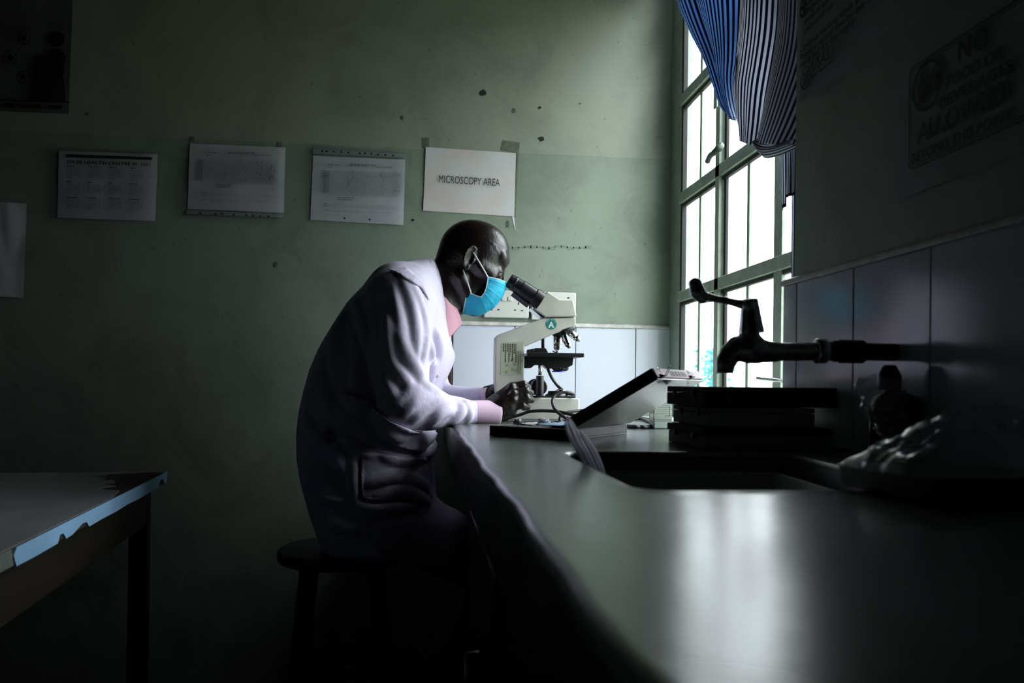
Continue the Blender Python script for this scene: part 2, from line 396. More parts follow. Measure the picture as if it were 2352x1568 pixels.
# ---- curtain: several folds of one striped cloth, hanging inside the recess
def curtain_mat(name, pale, sat):
    cm = bpy.data.materials.new(name); cm.use_nodes = True; nt = cm.node_tree; b = nt.nodes['Principled BSDF']
    uvn = N(nt, 'UVMap'); sp = N(nt, 'SeparateXYZ'); nt.links.new(uvn.outputs[0], sp.inputs[0])
    fr = N(nt, 'Math', operation='FRACT'); nt.links.new(sp.outputs[0], fr.inputs[0])
    rp = N(nt, 'ValToRGB'); rp.color_ramp.interpolation = 'LINEAR'
    es = rp.color_ramp.elements; es[0].position = 0; es[0].color = (*pale, 1); es[1].position = 1; es[1].color = (*pale, 1)
    for p_, c_ in ((.42, (*pale, 1)), (.48, (.010, .025, .09, 1)), (.90, (.010, .022, .08, 1)), (.96, (*pale, 1))):
        e = es.new(p_); e.color = c_
    nt.links.new(fr.outputs[0], rp.inputs[0])
    hem = N(nt, 'Math', operation='GREATER_THAN'); hem.inputs[1].default_value = 5.0; nt.links.new(sp.outputs[1], hem.inputs[0])
    mxh = N(nt, 'Mix', data_type='RGBA'); mxh.inputs[7].default_value = (.02, .02, .04, 1); nt.links.new(hem.outputs[0], mxh.inputs[0]); nt.links.new(rp.outputs[0], mxh.inputs[6])
    nt.links.new(mxh.outputs[2], b.inputs['Base Color']); b.inputs['Roughness'].default_value = .9
    tr = N(nt, 'BsdfTranslucent'); ms = N(nt, 'MixShader'); ms.inputs[0].default_value = .36
    hs = N(nt, 'HueSaturation'); hs.inputs['Saturation'].default_value = sat; nt.links.new(mxh.outputs[2], hs.inputs['Color']); nt.links.new(hs.outputs[0], tr.inputs[0])
    out = nt.nodes['Material Output']; nt.links.new(b.outputs[0], ms.inputs[1]); nt.links.new(tr.outputs[0], ms.inputs[2]); nt.links.new(ms.outputs[0], out.inputs[0])
    return cm
cm = curtain_mat('striped_curtain_cotton', (.66, .67, .72), 1.2)
cm_backlit = curtain_mat('striped_curtain_cotton_backlit', (.30, .43, .66), 1.1)  # same cloth for the left panels, blue backlight painted into its colour
curtain = empty('curtain', at(1720, 100, X=.74), 'blue and white striped cotton curtain bunched up at the window top', 'curtain')
def panel(L, R, n, x0, bulge, name='fold', mt=None, u0=0, nu=26, nv=40, ripples=0, hem_at=None, x1=None):
    Lp = np.array([at(*q, X=x0) for q in L]); Rp = np.array([at(*q, X=x1 if x1 is not None else x0) for q in R])
    Lc = resample(catmull(Lp, 6), nv); Rc = resample(catmull(Rp, 6), nv)
    P = np.zeros((nu, nv, 3)); U = np.zeros((nu, nv, 2))
    for i in range(nu):
        t = i/(nu-1)
        P[i] = Lc*(1-t)+Rc*t
        P[i, :, 0] -= bulge*math.sin(PI*t)+ripples*math.sin(t*2*PI*3)*np.linspace(.3, 1, nv)
        U[i, :, 0] = u0+t*n; U[i, :, 1] = np.linspace(0, 1, nv)
        if hem_at is not None: U[i, :, 1] = np.where(np.linspace(0, 1, nv) > hem_at, 6, 0)
    return grid_obj(name, P, mt or cm, curtain, uv=U, thick=.0012)
A1r = [(1705, -60), (1700, 60), (1694, 130), (1686, 190), (1690, 240), (1697, 272)]
A1l = [(1580, -60), (1612, 40), (1640, 120), (1660, 190), (1672, 235), (1692, 275)]
panel([(1535, -60), (1562, 20), (1588, 80), (1618, 140), (1642, 205), (1655, 240), (1666, 257), (1692, 277)], A1l, 6, .735, .012, mt=cm_backlit)
panel(A1l, A1r, 13, .735, .020, ripples=.002, mt=cm_backlit)
Bl = [(1703, -60), (1698, 60), (1690, 150), (1685, 200), (1692, 262), (1700, 290), (1709, 318)]
Br = [(1796, -60), (1789, 60), (1777, 140), (1763, 215), (1752, 285), (1742, 336)]
panel(Bl, Br, 13, .722, .022, ripples=.002)
panel([(1690, 150), (1693, 200), (1700, 240), (1700, 262)], [(1701, 120), (1706, 180), (1704, 230), (1698, 275)], 3, .715, .006)
Cl = [(1792, -60), (1786, 60), (1775, 140), (1761, 215), (1748, 285), (1741, 330)]
Cr = [(1935, -60), (1930, 60), (1915, 150), (1880, 230), (1850, 290), (1825, 332)]
panel(Cl, Cr, 16, .715, .030, ripples=.001)
panel([(1742, 318), (1752, 318), (1785, 326), (1830, 318)], [(1744, 338), (1756, 362), (1790, 357), (1835, 338)], 7, .705, .015, nu=16)
panel([(1744, 300), (1741, 330), (1748, 352), (1757, 362)], [(1756, 318), (1755, 330), (1760, 345), (1763, 352)], 5, .700, .006, nu=14)
Tl = [(1794, 335), (1795, 400), (1796, 440), (1798, 482)]
panel(Tl, [(1806, 330), (1807, 400), (1807, 440), (1806, 474)], 4, .752, .004, nu=12, hem_at=.94)
panel([(1806, 330), (1807, 400), (1806, 430), (1805, 455)], [(1838, 325), (1838, 380), (1838, 415), (1838, 446)], 7, .750, .006, nu=18, hem_at=.93, ripples=.002)

# the upper part, strung right across the window head
n_, m_ = 110, 16; G_ = np.zeros((n_, m_, 3)); U_ = np.zeros((n_, m_, 2)); zlo = float(at(1620, -55, X=.735)[2])
for i in range(n_):
    for j in range(m_):
        t = i/(n_-1); v = j/(m_-1)
        G_[i, j] = (.738+.016*math.sin(t*2*PI*13+v)*(1-.3*v), D-.02-(D-YJ-.04)*t, 2.41-v*(2.41-(.9975+.497*(D-.02-(D-YJ-.04)*t)))); U_[i, j] = (t*110, 0)
grid_obj('fold', G_, cm, curtain, uv=U_, thick=.0012)
# unseen curtain panel added by the near jamb to dim the far-left wall
n_, m_ = 60, 24; G_ = np.zeros((n_, m_, 3)); U_ = np.zeros((n_, m_, 2))
for i in range(n_):
    for j in range(m_):
        t = i/(n_-1); v = j/(m_-1)
        G_[i, j] = (.772+.012*math.sin(t*2*PI*6)*(.5+.5*v), YJ+.035+.185*t*(.9+.1*(1-v)), 2.38-v*1.36); U_[i, j] = (t*34, 0)
grid_obj('fold', G_, cm, curtain, uv=U_, thick=.0012)
# ---- outside: pale yard, a tree
yard = MB().box((XO+.01, -8, -.25), (26, 26, -.2)).build('ground', mat('dry_grass_yard', (.15, .17, .11), .9, var=.2, vscale=.5)); tag(yard, kind='structure')
tree = empty('tree', tuple(at(1640, 860, X=7.0)*[1, 1, 0]+[0, 0, -.2]), 'pale blue-green tree in the yard beyond the window', 'tree')
tp = np.array([tree.location.x, tree.location.y, -.2])
MB().tube([tp, tp+[.05, 0, .9], tp+[-.02, .05, 1.9], tp+[.1, 0, 2.6]], [.10, .08, .06, .03], 10).build('trunk', mat('tree_bark', (.16, .12, .09), .9, bump=.5, bscale=20), tree, smooth=True)
lf = MB(); rl = random.Random(5)
for i in range(520):
    a = rl.uniform(0, 2*PI); r = rl.uniform(.05, .62)*(1 if i % 3 else .8); zz = rl.uniform(.9, 2.15)
    c = tp+[r*math.cos(a)*.8, r*math.sin(a), zz+rl.uniform(-.1, .1)]
    s = rl.uniform(.05, .11); n = np.array([rl.gauss(0, 1) for _ in range(3)]); n /= np.linalg.norm(n)
    e = np.cross(n, [0, 0, 1]); e /= np.linalg.norm(e)+1e-6; f = np.cross(n, e)
    lf.add([c-e*s, c-f*s*.5, c+e*s, c+f*s*.5], [(0, 1, 2, 3)])
fo = lf.build('foliage', mat('blue_green_leaves', (.03, .30, .30), .6, var=.3), tree); tag(fo, kind='stuff')

# ================================================================ worktop with sink
wm = mat('dark_green_painted_cement', (.056, .068, .056), .24, col2=(.080, .094, .079), vscale=2.6, bump=.10, bscale=7, coat=.0, spec=.5, detail=7)
M['worktop'] = wm
M['rim'] = mat('worn_pale_rim', (.10, .115, .10), .45, var=.5, vscale=25, bump=.4, bscale=50)
M['basin'] = mat('dark_cement_basin', (.35, .38, .34), .55, var=.25, vscale=6, bump=.2, bscale=30)
def rounded(corners, r, n=6):
    """corners: 2D list counter-clockwise, returns rounded loop"""
    out = []; m = len(corners)
    for i in range(m):
        p = np.array(corners[i], float); a = np.array(corners[i-1], float); b = np.array(corners[(i+1) % m], float)
        da = (a-p)/np.linalg.norm(a-p); db = (b-p)/np.linalg.norm(b-p)
        rr_ = r[i] if isinstance(r, (list, tuple)) else r
        for k in range(n+1):
            t = k/n; q = (1-t)**2*(p+da*rr_)+2*(1-t)*t*p+t*t*(p+db*rr_); out.append(q)
    return np.array(out)
def offset_loop(L, d):
    n = len(L); out = []
    for i in range(n):
        t = L[(i+1) % n]-L[i-1]; t = t/(np.linalg.norm(t)+1e-12); out.append(L[i]+np.array([t[1], -t[0]])*d)
    return np.array(out)
SK = rounded([(.205, .762), (.492, .762), (.525, 1.200), (.205, 1.200)], [.035, .04, .04, .045], 8)
# outer edge: slightly wavy worn front edge
rw = random.Random(11)
oy = np.linspace(D-.001, -1.2, 110)
def wv(y): return .0016*math.sin(y*11)+.0012*math.sin(y*29+1)+.0005*math.sin(y*71+2)
front = [np.array([XE+wv(y), y]) for y in oy]
OUT = np.array([(XW-.001, -1.2), (XW-.001, D-.001)]+[tuple(q) for q in front])   # counter-clockwise seen from above
bm = bmesh.new()
def ring(L, z): return [bm.verts.new((q[0], q[1], z)) for q in L]
def bridge(A, B, flip=False):
    n = len(A)
    for i in range(n):
        f = [A[i], A[(i+1) % n], B[(i+1) % n], B[i]]
        bm.faces.new(f[::-1] if flip else f)
TH = .10
o_out = [OUT.copy() for _ in range(4)]
def inset_front(L, d):
    L = L.copy(); L[2:, 0] += d; return L
r0 = ring(inset_front(OUT, .012), CT); r1 = ring(inset_front(OUT, .004), CT-.002); r2 = ring(inset_front(OUT, .0), CT-.009)
r3 = ring(inset_front(OUT, .0015), CT-TH*.9); r4 = ring(inset_front(OUT, .008), CT-TH)
s0_ = ring(offset_loop(SK, .018), CT); s1_ = ring(offset_loop(SK, .012), CT+.0018); s2_ = ring(offset_loop(SK, .006), CT+.0012); s3_ = ring(SK, CT-.006)
s4_ = ring(offset_loop(SK, -.004), CT-.03)
es_ = [bm.edges.new((r0[i], r0[(i+1) % len(r0)])) for i in range(len(r0))]+[bm.edges.new((s0_[i], s0_[(i+1) % len(s0_)])) for i in range(len(s0_))]
bmesh.ops.triangle_fill(bm, use_beauty=True, use_dissolve=False, edges=es_)
bridge(r0, r1, True); bridge(r1, r2, True); bridge(r2, r3, True); bridge(r3, r4, True)
bridge(s0_, s1_); bridge(s1_, s2_); bridge(s2_, s3_); bridge(s3_, s4_)
bmesh.ops.recalc_face_normals(bm, faces=bm.faces)
me = bpy.data.meshes.new('worktop'); bm.to_mesh(me); bm.free(); me.materials.append(wm)
me.shade_smooth()
top = bpy.data.objects.new('worktop', me)
me.transform(Matrix.Translation((-.37, -.75, -(CT-TH)))); top.location = (.37, .75, CT-TH); COL.objects.link(top)
ae = top.modifiers.new('wn', 'WEIGHTED_NORMAL'); ae.keep_sharp = True
tag(top, 'long dark green painted cement worktop with a sunk sink under the window', 'worktop')
bb = bmesh.new()
def ringb(L, z): return [bb.verts.new((q[0], q[1], z)) for q in L]
LP = [(SKo, z) for SKo, z in ((offset_loop(SK, -.0035), CT-.026), (offset_loop(SK, -.012), CT-.15), (offset_loop(SK, -.03), CT-.19))]
rb = [ringb(a, z) for a, z in LP]
for A, B in zip(rb, rb[1:]):
    n = len(A)
    for i in range(n): bb.faces.new([A[i], A[(i+1) % n], B[(i+1) % n], B[i]])
bb.faces.new(rb[-1])
bmesh.ops.recalc_face_normals(bb, faces=bb.faces)
for f in bb.faces: f.normal_flip()
meb = bpy.data.meshes.new('basin'); bb.to_mesh(meb); bb.free(); meb.materials.append(M['basin']); meb.shade_smooth()
bas = bpy.data.objects.new('basin', meb); meb.transform(Matrix.Translation((-.36, -.98, -(CT-.19)))); bas.location = (.36, .98, CT-.19); link(bas); adopt(bas, top)
md = bas.modifiers.new('solid', 'SOLIDIFY'); md.thickness = .012; md.offset = 1
MB().lathe([(.0, .0), (.022, .0), (.024, .003), (.014, .003), (.012, .0015), (0, .0015)], (.36, .98, CT-.189), n=24, cap=False).build('drain', M['steel'], top, smooth=True)

# ---- cabinet below the worktop: doors slightly ajar
cab = empty('base_cabinet', (.36, .5, 0), 'dark wooden base cabinet below the near half of the worktop', 'cabinet')
CZT = CT-TH-.002
c_ = MB(); c_.box((XE+.035, 1.36, .08), (XW-.01, 1.38, CZT)); c_.build('side_panel', M['wood_dark'], cab, bevel=.001)
MB().box((XE+.035, -1.1, .08), (XW-.01, -1.08, CZT)).build('side_panel', M['wood_dark'], cab, bevel=.001)
MB().box((XW-.022, -1.08, .08), (XW-.012, 1.36, CT-.22)).build('back_panel', M['wood_dark'], cab)
MB().box((XE+.035, -1.08, .08), (XW-.012, 1.36, .10)).build('floor_panel', M['wood_dark'], cab)
MB().box((XE+.06, -1.08, 0), (XE+.08, 1.36, .08)).build('plinth', M['wood_dark'], cab)
M['door'] = mat('dark_red_varnished_door', (.060, .018, .014), .30, var=.3, vscale=5, stretch=(1, 1, .2), coat=.2)
for i, (y0, y1, xo) in enumerate([(.885, 1.355, -.006), (.42, .875, .0035), (-.04, .41, .0), (-.5, -.05, .0), (-.96, -.51, .0)]):
    d = MB().box((XE+.012+xo, y0, .10), (XE+.030+xo, y1, CZT-.004)).build('door', M['door'], cab, bevel=.0025)
    MB().tube([(XE+.012+xo, y0+.04, .62), (XE-.012+xo, y0+.04, .62), (XE-.012+xo, y0+.04, .70), (XE+.012+xo, y0+.04, .70)], .004, 8).build('door_handle', M['steel'], d, smooth=True)
# masonry pier that carries the far end of the worktop
pier = MB().box((XW-.10, D-.30, 0), (XW-.002, D-.002, CT-TH-.001)).build('trim_4', M['dark_room'], None); tag(pier, kind='structure')

# ================================================================ implicit surfaces for bodies and cloth
def rc(a, b, ra, rb):
    a = np.array(a, np.float32); b = np.array(b, np.float32); ab = b-a; L = float(ab@ab)+1e-12
    def f(P):
        t = np.clip(((P-a)@ab)/L, 0, 1)
        return np.linalg.norm(P-a-t[:, None]*ab, axis=1)-(ra+(rb-ra)*t)
    f.c = (a+b)/2; f.R = float(np.linalg.norm(ab))/2+max(ra, rb)
    return f
def ell(c, r, R=None):
    c = np.array(c, np.float32); r = np.array(r, np.float32)
    def f(P):
        q = P-c
        if R is not None: q = q@R.T          # rows of R are the local axes
        k0 = np.linalg.norm(q/r, axis=1); k1 = np.linalg.norm(q/(r*r), axis=1)+1e-9
        return k0*(k0-1)/k1
    f.c = c; f.R = float(max(r))
    return f
def smin(a, b, k):
    h = np.clip(.5+.5*(b-a)/k, 0, 1); return b+(a-b)*h-k*h*(1-h)
def chain(pts, rs, k=.004):
    fs = [rc(pts[i], pts[i+1], rs[i], rs[i+1]) for i in range(len(pts)-1)]
    return fs
class Field:
    """ordered list of (function, blend, sign); small shapes only touch points near them"""
    def __init__(s): s.ops = []
    def add(s, f, k=.01, sub=False):
        for g in (f if isinstance(f, list) else [f]): s.ops.append((g, k, sub))
        return s
    def __call__(s, P):
        P = P.astype(np.float32); d = np.full(len(P), 9.0, np.float32)
        for g, k, sub in s.ops:
            if hasattr(g, 'R'):
                m = np.linalg.norm(P-g.c, axis=1) < g.R+.09
                if not m.any(): 
                    continue
                v = np.full(len(P), .09, np.float32) if not sub else np.full(len(P), 9.0, np.float32)
                v[m] = g(P[m])
                if sub: v[~m] = 9.0
            else: v = g(P)
            d = -smin(-d, v, k) if sub else smin(d, v, k)
        return d
def sdf_mesh(fn, lo, hi, h, B=12):
    lo = np.array(lo, float); n = np.ceil((np.array(hi)-lo)/h/B).astype(int); Nn = n*B
    ii = np.stack(np.meshgrid(*[np.arange(k) for k in n], indexing='ij'), -1).reshape(-1, 3)
    cen = lo+(ii*B+(B-1)/2)*h
    d = fn(cen); arr = np.empty(tuple(Nn), np.float32)
    rad = h*B*.88+.012
    near = np.abs(d) < rad
    loc = np.stack(np.meshgrid(*[np.arange(B)]*3, indexing='ij'), -1).reshape(-1, 3)
    for q, dv in zip(ii[~near], d[~near]):
        arr[q[0]*B:q[0]*B+B, q[1]*B:q[1]*B+B, q[2]*B:q[2]*B+B] = 1 if dv > 0 else -1
    nb = ii[near]
    for s in range(0, len(nb), 8):
        ch = nb[s:s+8]; P = (lo+(ch[:, None, :]*B+loc[None])*h).reshape(-1, 3)
        # chunks are spatially close, so culling works
        v = fn(P).reshape(len(ch), B, B, B)
        for q, vv in zip(ch, v): arr[q[0]*B:q[0]*B+B, q[1]*B:q[1]*B+B, q[2]*B:q[2]*B+B] = vv
    ins = arr < 0
    cnt = np.zeros(tuple(Nn-1), np.int8)
    for a in (0, 1):
        for b in (0, 1):
            for c in (0, 1): cnt += ins[a:Nn[0]-1+a, b:Nn[1]-1+b, c:Nn[2]-1+c]
    act = (cnt > 0) & (cnt < 8); I = np.argwhere(act)
    idx = np.full(tuple(Nn-1), -1, np.int32); idx[act] = np.arange(len(I))
    acc = np.zeros((len(I), 3)); w = np.zeros(len(I))
    cs = np.array([(a, b, c) for a in (0, 1) for b in (0, 1) for c in (0, 1)])
    val = {tuple(c): arr[I[:, 0]+c[0], I[:, 1]+c[1], I[:, 2]+c[2]] for c in cs}
    for c in cs:
        for ax in range(3):
            if c[ax] == 0:
                e = c.copy(); e[ax] = 1; va, vb = val[tuple(c)], val[tuple(e)]
                m = (va < 0) != (vb < 0); t = va/(va-vb+1e-20)
                p = np.repeat(c[None].astype(float), len(I), 0); p[:, ax] = t
                acc[m] += p[m]; w[m] += 1
    vs = lo+(I+acc/w[:, None])*h
    quads = []
    for ax in range(3):
        sl0 = [slice(1, None)]*3; sl0[ax] = slice(0, -1); sl1 = [slice(1, None)]*3; sl1[ax] = slice(1, None)
        a = ins[tuple(sl0)]; b = ins[tuple(sl1)]
        for flip, m in ((False, a & ~b), (True, ~a & b)):
            E = np.argwhere(m)
            off = np.ones(3, int); off[ax] = 0; E = E+off
            u, v = (ax+1) % 3, (ax+2) % 3
            ok = np.all(E < Nn-1, axis=1); E = E[ok]
            def g(du, dv):
                q = E.copy(); q[:, u] -= du; q[:, v] -= dv; return idx[q[:, 0], q[:, 1], q[:, 2]]
            Q = np.stack([g(1, 1), g(0, 1), g(0, 0), g(1, 0)], 1)
            if flip: Q = Q[:, ::-1]
            quads.append(Q[(Q >= 0).all(1)])
    return vs, np.concatenate(quads)
def np_obj(name, vs, qs, m, parent=None, smooth=True):
    c = np.array([(vs[:,0].min()+vs[:,0].max())/2, (vs[:,1].min()+vs[:,1].max())/2, vs[:,2].min()])
    me = bpy.data.meshes.new(name); k = qs.shape[1]
    me.vertices.add(len(vs)); me.vertices.foreach_set('co', (vs-c).astype(np.float32).ravel())
    me.loops.add(qs.size); me.loops.foreach_set('vertex_index', qs.astype(np.int32).ravel())
    me.polygons.add(len(qs)); me.polygons.foreach_set('loop_start', np.arange(0, qs.size, k, dtype=np.int32))
    me.update(calc_edges=True); me.validate()
    if smooth: me.shade_smooth()
    me.materials.append(m)
    o = bpy.data.objects.new(name, me); o.location = V(c); link(o); adopt(o, parent)
    return o
def trace(fn, px, py, t0=1.2, t1=3.2):
    """first point of the surface along the sight line through a point of the photograph"""
    d = ray(px, py); d = d/np.linalg.norm(d); t = t0
    for _ in range(60):
        p = EYE+d*t; v = float(fn(p[None])[0])
        if v < .0008: return p, d
        t += min(max(v*.6, .0008), .035)
        if t > t1: return None, d
    return p, d

# ================================================================ the man at the microscope
YC = 2.25                       # his mid plane
def P(px, py, Y=YC): return at(px, py, Y=Y)
person = empty('person', tuple(P(800, 1200)*[1, 1, 0]), 'man in a white lab coat and blue face mask leaning to the microscope eyepieces', 'person')

# ---- head, in its own frame: forward / up / left
c28, s28 = math.cos(math.radians(28)), math.sin(math.radians(28))
HF = np.array([c28, 0, -s28]); HU = np.array([s28, 0, c28]); HL = np.array([0, 1.0, 0])
HR = np.stack([HF, HU, HL]).astype(np.float32); HC = P(1083, 592)
def H(f, u, l=0): return HC+HF*f+HU*u+HL*l
def he(f, u, l, a, b, c, R=None): return ell(H(f, u, l), (a, b, c), HR if R is None else R)
head = Field()
head.add(he(-.008, .012, 0, .087, .088, .074), .01)
head.add(he(.022, .030, 0, .066, .068, .062), .03)
head.add(he(.043, -.045, 0, .049, .075, .056), .02)
for s in (-1, 1):
    head.add(rc(H(.080, .034, .010*s), H(.070, .036, .042*s), .0155, .013), .012)     # brow ridge
    head.add(rc(H(.066, -.022, .046*s), H(.030, -.018, .062*s), .018, .012), .02)       # cheek bone
    head.add(rc(H(.0, -.070, .052*s), H(.068, -.118, .016*s), .016, .016), .025)         # jaw
head.add(he(.074, -.080, 0, .034, .034, .033), .02)
head.add(he(.076, -.118, 0, .017, .016, .018), .015)
head.add(rc(H(.088, .006), H(.101, -.030), .0085, .0125), .012)
for s in (-1, 1):
    head.add(he(.094, -.034, .012*s, .009, .008, .008), .008)
    head.add(he(.101, .000, .033*s, .014, .0115, .016), .012, sub=True)                 # eye hollow
    head.add(he(.0785, -.001, .032*s, .0135, .0115, .0145), .004)                         # lids over the eyeball
    head.add(rc(H(.090, -.0045, .022*s), H(.086, -.0055, .043*s), .0016, .0014), .002, sub=True)
head.add(rc(H(.105, -.079, -.020), H(.105, -.079, .020), .0055, .0055), .006)
head.add(rc(H(.103, -.090, -.016), H(.103, -.090, .016), .006, .006), .006)
# neck down into the chest
NB = P(962, 735)
head.add(rc(H(-.030, -.045), NB+[.01, 0, 0], .052, .058), .02)
head.add(rc(H(.004, -.085), P(1012, 735), .036, .045), .03)
# ears
th = math.radians(11)
EF = HF*math.cos(th)+HU*math.sin(th); EU = HU*math.cos(th)-HF*math.sin(th)
for s in (-1, 1):
    tilt = math.radians(22)*s
    EL = HL*math.cos(tilt)+EF*math.sin(tilt); EFt = np.cross(EL, EU)
    ER = np.stack([EFt, EU, EL]).astype(np.float32)
    ec = H(-.004, -.014, .078*s)
    head.add(ell(ec, (.018, .031, .006), ER), .004)
    head.add(ell(ec+EL*.006*s+EFt*.002, (.0105, .020, .006), ER), .003, sub=True)
    rim = [ec+EL*.004*s+EFt*.017*math.sin(a)*(-1 if True else 1)*.95+EU*.030*math.cos(a) for a in np.linspace(-.5, 2.6, 9)]
    head.add(chain(rim, [.0035]*9), .002)
    head.add(rc(ec+EFt*.012-EU*.004+EL*.003*s, ec+EFt*.011-EU*.012+EL*.003*s, .004, .004), .003)   # tragus
    head.add(ell(ec-EU*.026+EFt*.004+EL*.001*s, (.008, .009, .005), ER), .004)
# temple veins and forehead creases, laid on the surface
_hf = Field(); _hf.ops = list(head.ops)
def onhead(px, py, off):
    for k in range(12):
        p, d = trace(_hf, px-k, py, 1.9, 2.6)
        if p is not None: return p+d*off
for vr in ([(1120, 548), (1128, 558), (1136, 561), (1139, 572), (1146, 580)],):
    head.add(chain([onhead(*q, .0006) for q in resample(catmull([np.array(v_, float) for v_ in vr], 4), 8)], [.0009]*8), .003)

# ---- arms and hands
body = Field(); body.ops = list(head.ops)
S1, E1, W1 = P(912, 690, 2.10), P(932, 938, 2.00), P(1120, 946, 2.112)
S2, E2, W2 = P(945, 700, 2.42), P(985, 920, 2.47), P(1118, 908, 2.340)
PEL = P(800, 1140); CH = P(925, 800)
body.add(rc(PEL+[.04, -.07, 0], PEL+[.04, .07, 0], .08, .08), .05)
body.add(rc(PEL+[.04, 0, 0], P(860, 950), .09, .10), .04)
body.add(ell(P(915, 800), (.095, .155, .15), np.array([[.9, 0, -.43], [0, 1, 0], [.43, 0, .9]], np.float32)), .06)
body.add(rc(S1, S2, .055, .055), .05)
body.add(rc(P(900, 820), NB, .10, .06), .05)
for S_, E_, W_ in ((S1, E1, W1), (S2, E2, W2)):
    body.add(rc(S_, E_, .052, .040), .03); body.add(rc(E_, W_, .031, .0225), .02)
def hand(wr_, mcp, rows, wrist_r=.026, thumb=None, bulge=None):
    """mcp: four knuckle points; rows: for each finger the joints after the knuckle"""
    for i, m_ in enumerate(mcp):
        r = (.0100, .0104, .0100, .0090)[i]
        a = wr_+(m_-np.mean(mcp, 0))*.45
        body.add(rc(a, m_, .0175, r*1.15), .010)
        pts = [m_]+rows[i]; q = [r*1.02, r*.98, r*.86, r*.74][:len(pts)]
        body.add(chain(pts, q), .0016)
    body.add(rc(wr_, np.mean(mcp, 0)*.55+wr_*.45, wrist_r, .026), .012)
    if thumb: body.add(chain(thumb, [.016, .0125, .0115, .009]), .006)
# right hand, nearer the camera: loose fist around the focus knob, back of the hand to the camera
mc = [P(1176, 887, 2.112), P(1180, 903, 2.098), P(1180, 919, 2.098), P(1174, 935, 2.106)]
rows = [[P(1203, 882, 2.112), P(1213, 889, 2.138), P(1204, 896, 2.158)],
        [P(1208, 897, 2.100), P(1219, 902, 2.130), P(1208, 907, 2.155)],
        [P(1210, 914, 2.099), P(1221, 918, 2.130), P(1209, 921, 2.152)],
        [P(1201, 931, 2.106), P(1212, 935, 2.134), P(1202, 937, 2.150)]]
hand(W1+[.006, .004, .004], mc, rows, .027, thumb=[P(1150, 915, 2.145), P(1176, 893, 2.165), P(1196, 888, 2.17), P(1212, 889, 2.165)])
body.add(rc(P(1138, 947, 2.120), P(1176, 944, 2.122), .0180, .0125), .014)      # heel of the hand
# knuckle bumps, tendons and creases on the back of the hand
for m_ in mc: body.add(ell(m_+[-.002, -.0105, .001], (.008, .005, .007)), .006)
for m_ in mc: body.add(rc(m_+[-.006, -.0105, 0], W1+[.012, -.022, .004]+(m_-mc[1])*.3, .0022, .002), .006)
for k in range(6):
    q = P(1160+k*4, 925+k*2.5, 2.085); body.add(rc(q, q+[.004, 0, -.012], .0010, .0010), .0025, sub=True)
# left hand beyond it, on the other knob
mc2 = [P(1158, 884, 2.318), P(1160, 893, 2.335), P(1160, 903, 2.34), P(1157, 914, 2.335)]
rows2 = [[P(1186, 882, 2.318), P(1204, 886, 2.305), P(1217, 888, 2.30)],
         [P(1190, 893, 2.335), P(1205, 898, 2.318), P(1213, 900, 2.305)],
         [P(1188, 905, 2.338), P(1200, 910, 2.318), P(1206, 910, 2.305)],
         [P(1180, 916, 2.33), P(1192, 920, 2.312), P(1197, 920, 2.30)]]
hand(W2+[.006, 0, 0], mc2, rows2, .024, thumb=[P(1140, 893, 2.305), P(1152, 884, 2.285), P(1166, 879, 2.272), P(1178, 882, 2.262)])
vs, qs = sdf_mesh(body, (PEL[0]-.14, 1.93, PEL[2]-.14), (P(1225, 900, 2.1)[0]+.04, 2.56, P(1075, 500)[2]+.02), .0032)
bodyo = np_obj('body', vs, qs, M['skin'], person)
print('body', len(vs))
# eyes: dark balls just showing between the lids
for s in (-1, 1):
    MB().lathe([(.0108*math.sin(a), .0108*math.cos(a)) for a in np.linspace(0.01, PI-.01, 12)], H(.0815, -.0045, .032*s), n=16).build('eye', mat('eyeball', (.25, .22, .20), .15) if s < 0 else bpy.data.materials['eyeball'], bodyo, smooth=True)

# ---- lab coat
rowsP = [(598, 966, 1000, .060), (612, 908, 1006, .105), (630, 868, 1012, .150), (660, 838, 1018, .185), (700, 800, 1022, .205), (750, 768, 1030, .215),
         (800, 738, 1040, .215), (850, 716, 1032, .212), (900, 700, 1012, .21), (950, 690, 1002, .212), (1000, 684, 1000, .217), (1050, 685, 998, .222),
         (1100, 694, 1000, .225), (1150, 708, 1004, .225), (1200, 722, 1010, .225), (1248, 740, 1012, .22)]
zt = np.array([P(900, r[0])[2] for r in rowsP])[::-1]
xb = np.array([P(r[1], r[0])[0] for r in rowsP])[::-1]; xf = np.array([P(r[2], r[0])[0] for r in rowsP])[::-1]; hw = np.array([r[3] for r in rowsP])[::-1]
# smooth the rows
zz = np.linspace(zt[0], zt[-1], 200)
def sm(y):
    v = np.interp(zz, zt, y); k = np.hanning(9); k /= k.sum(); return np.convolve(np.pad(v, 4, 'edge'), k, 'valid')
XB_, XF_, HW_ = sm(xb), sm(xf), sm(hw)
def torso(Q):
    z = Q[:, 2]; b = np.interp(z, zz, XB_); f = np.interp(z, zz, XF_); h = np.interp(z, zz, HW_)
    a = (f-b)/2; c = (f+b)/2
    u = np.abs((Q[:, 0]-c)/a); v = np.abs((Q[:, 1]-YC)/h); p = 2.3
    k = (u**p+v**p)**(1/p); d = (k-1)*np.minimum(a, h)*.8
    dz = np.maximum(z-zz[-1], zz[0]-z)
    return np.maximum(d, dz).astype(np.float32)
coat = Field(); coat.add(torso, .01)
coat.add(rc(P(912, 668, 2.12), P(915, 690, 2.08), .072, .076), .03)
coat.add(chain([P(914, 690, 2.075), P(918, 800, 2.03), P(926, 925, 2.00)], [.074, .072, .061]), .022)
coat.add(chain([P(930, 932, 2.00), P(985, 938, 2.03), P(1045, 946, 2.07), P(1092, 946, 2.095)], [.058, .049, .034, .0285]), .02)
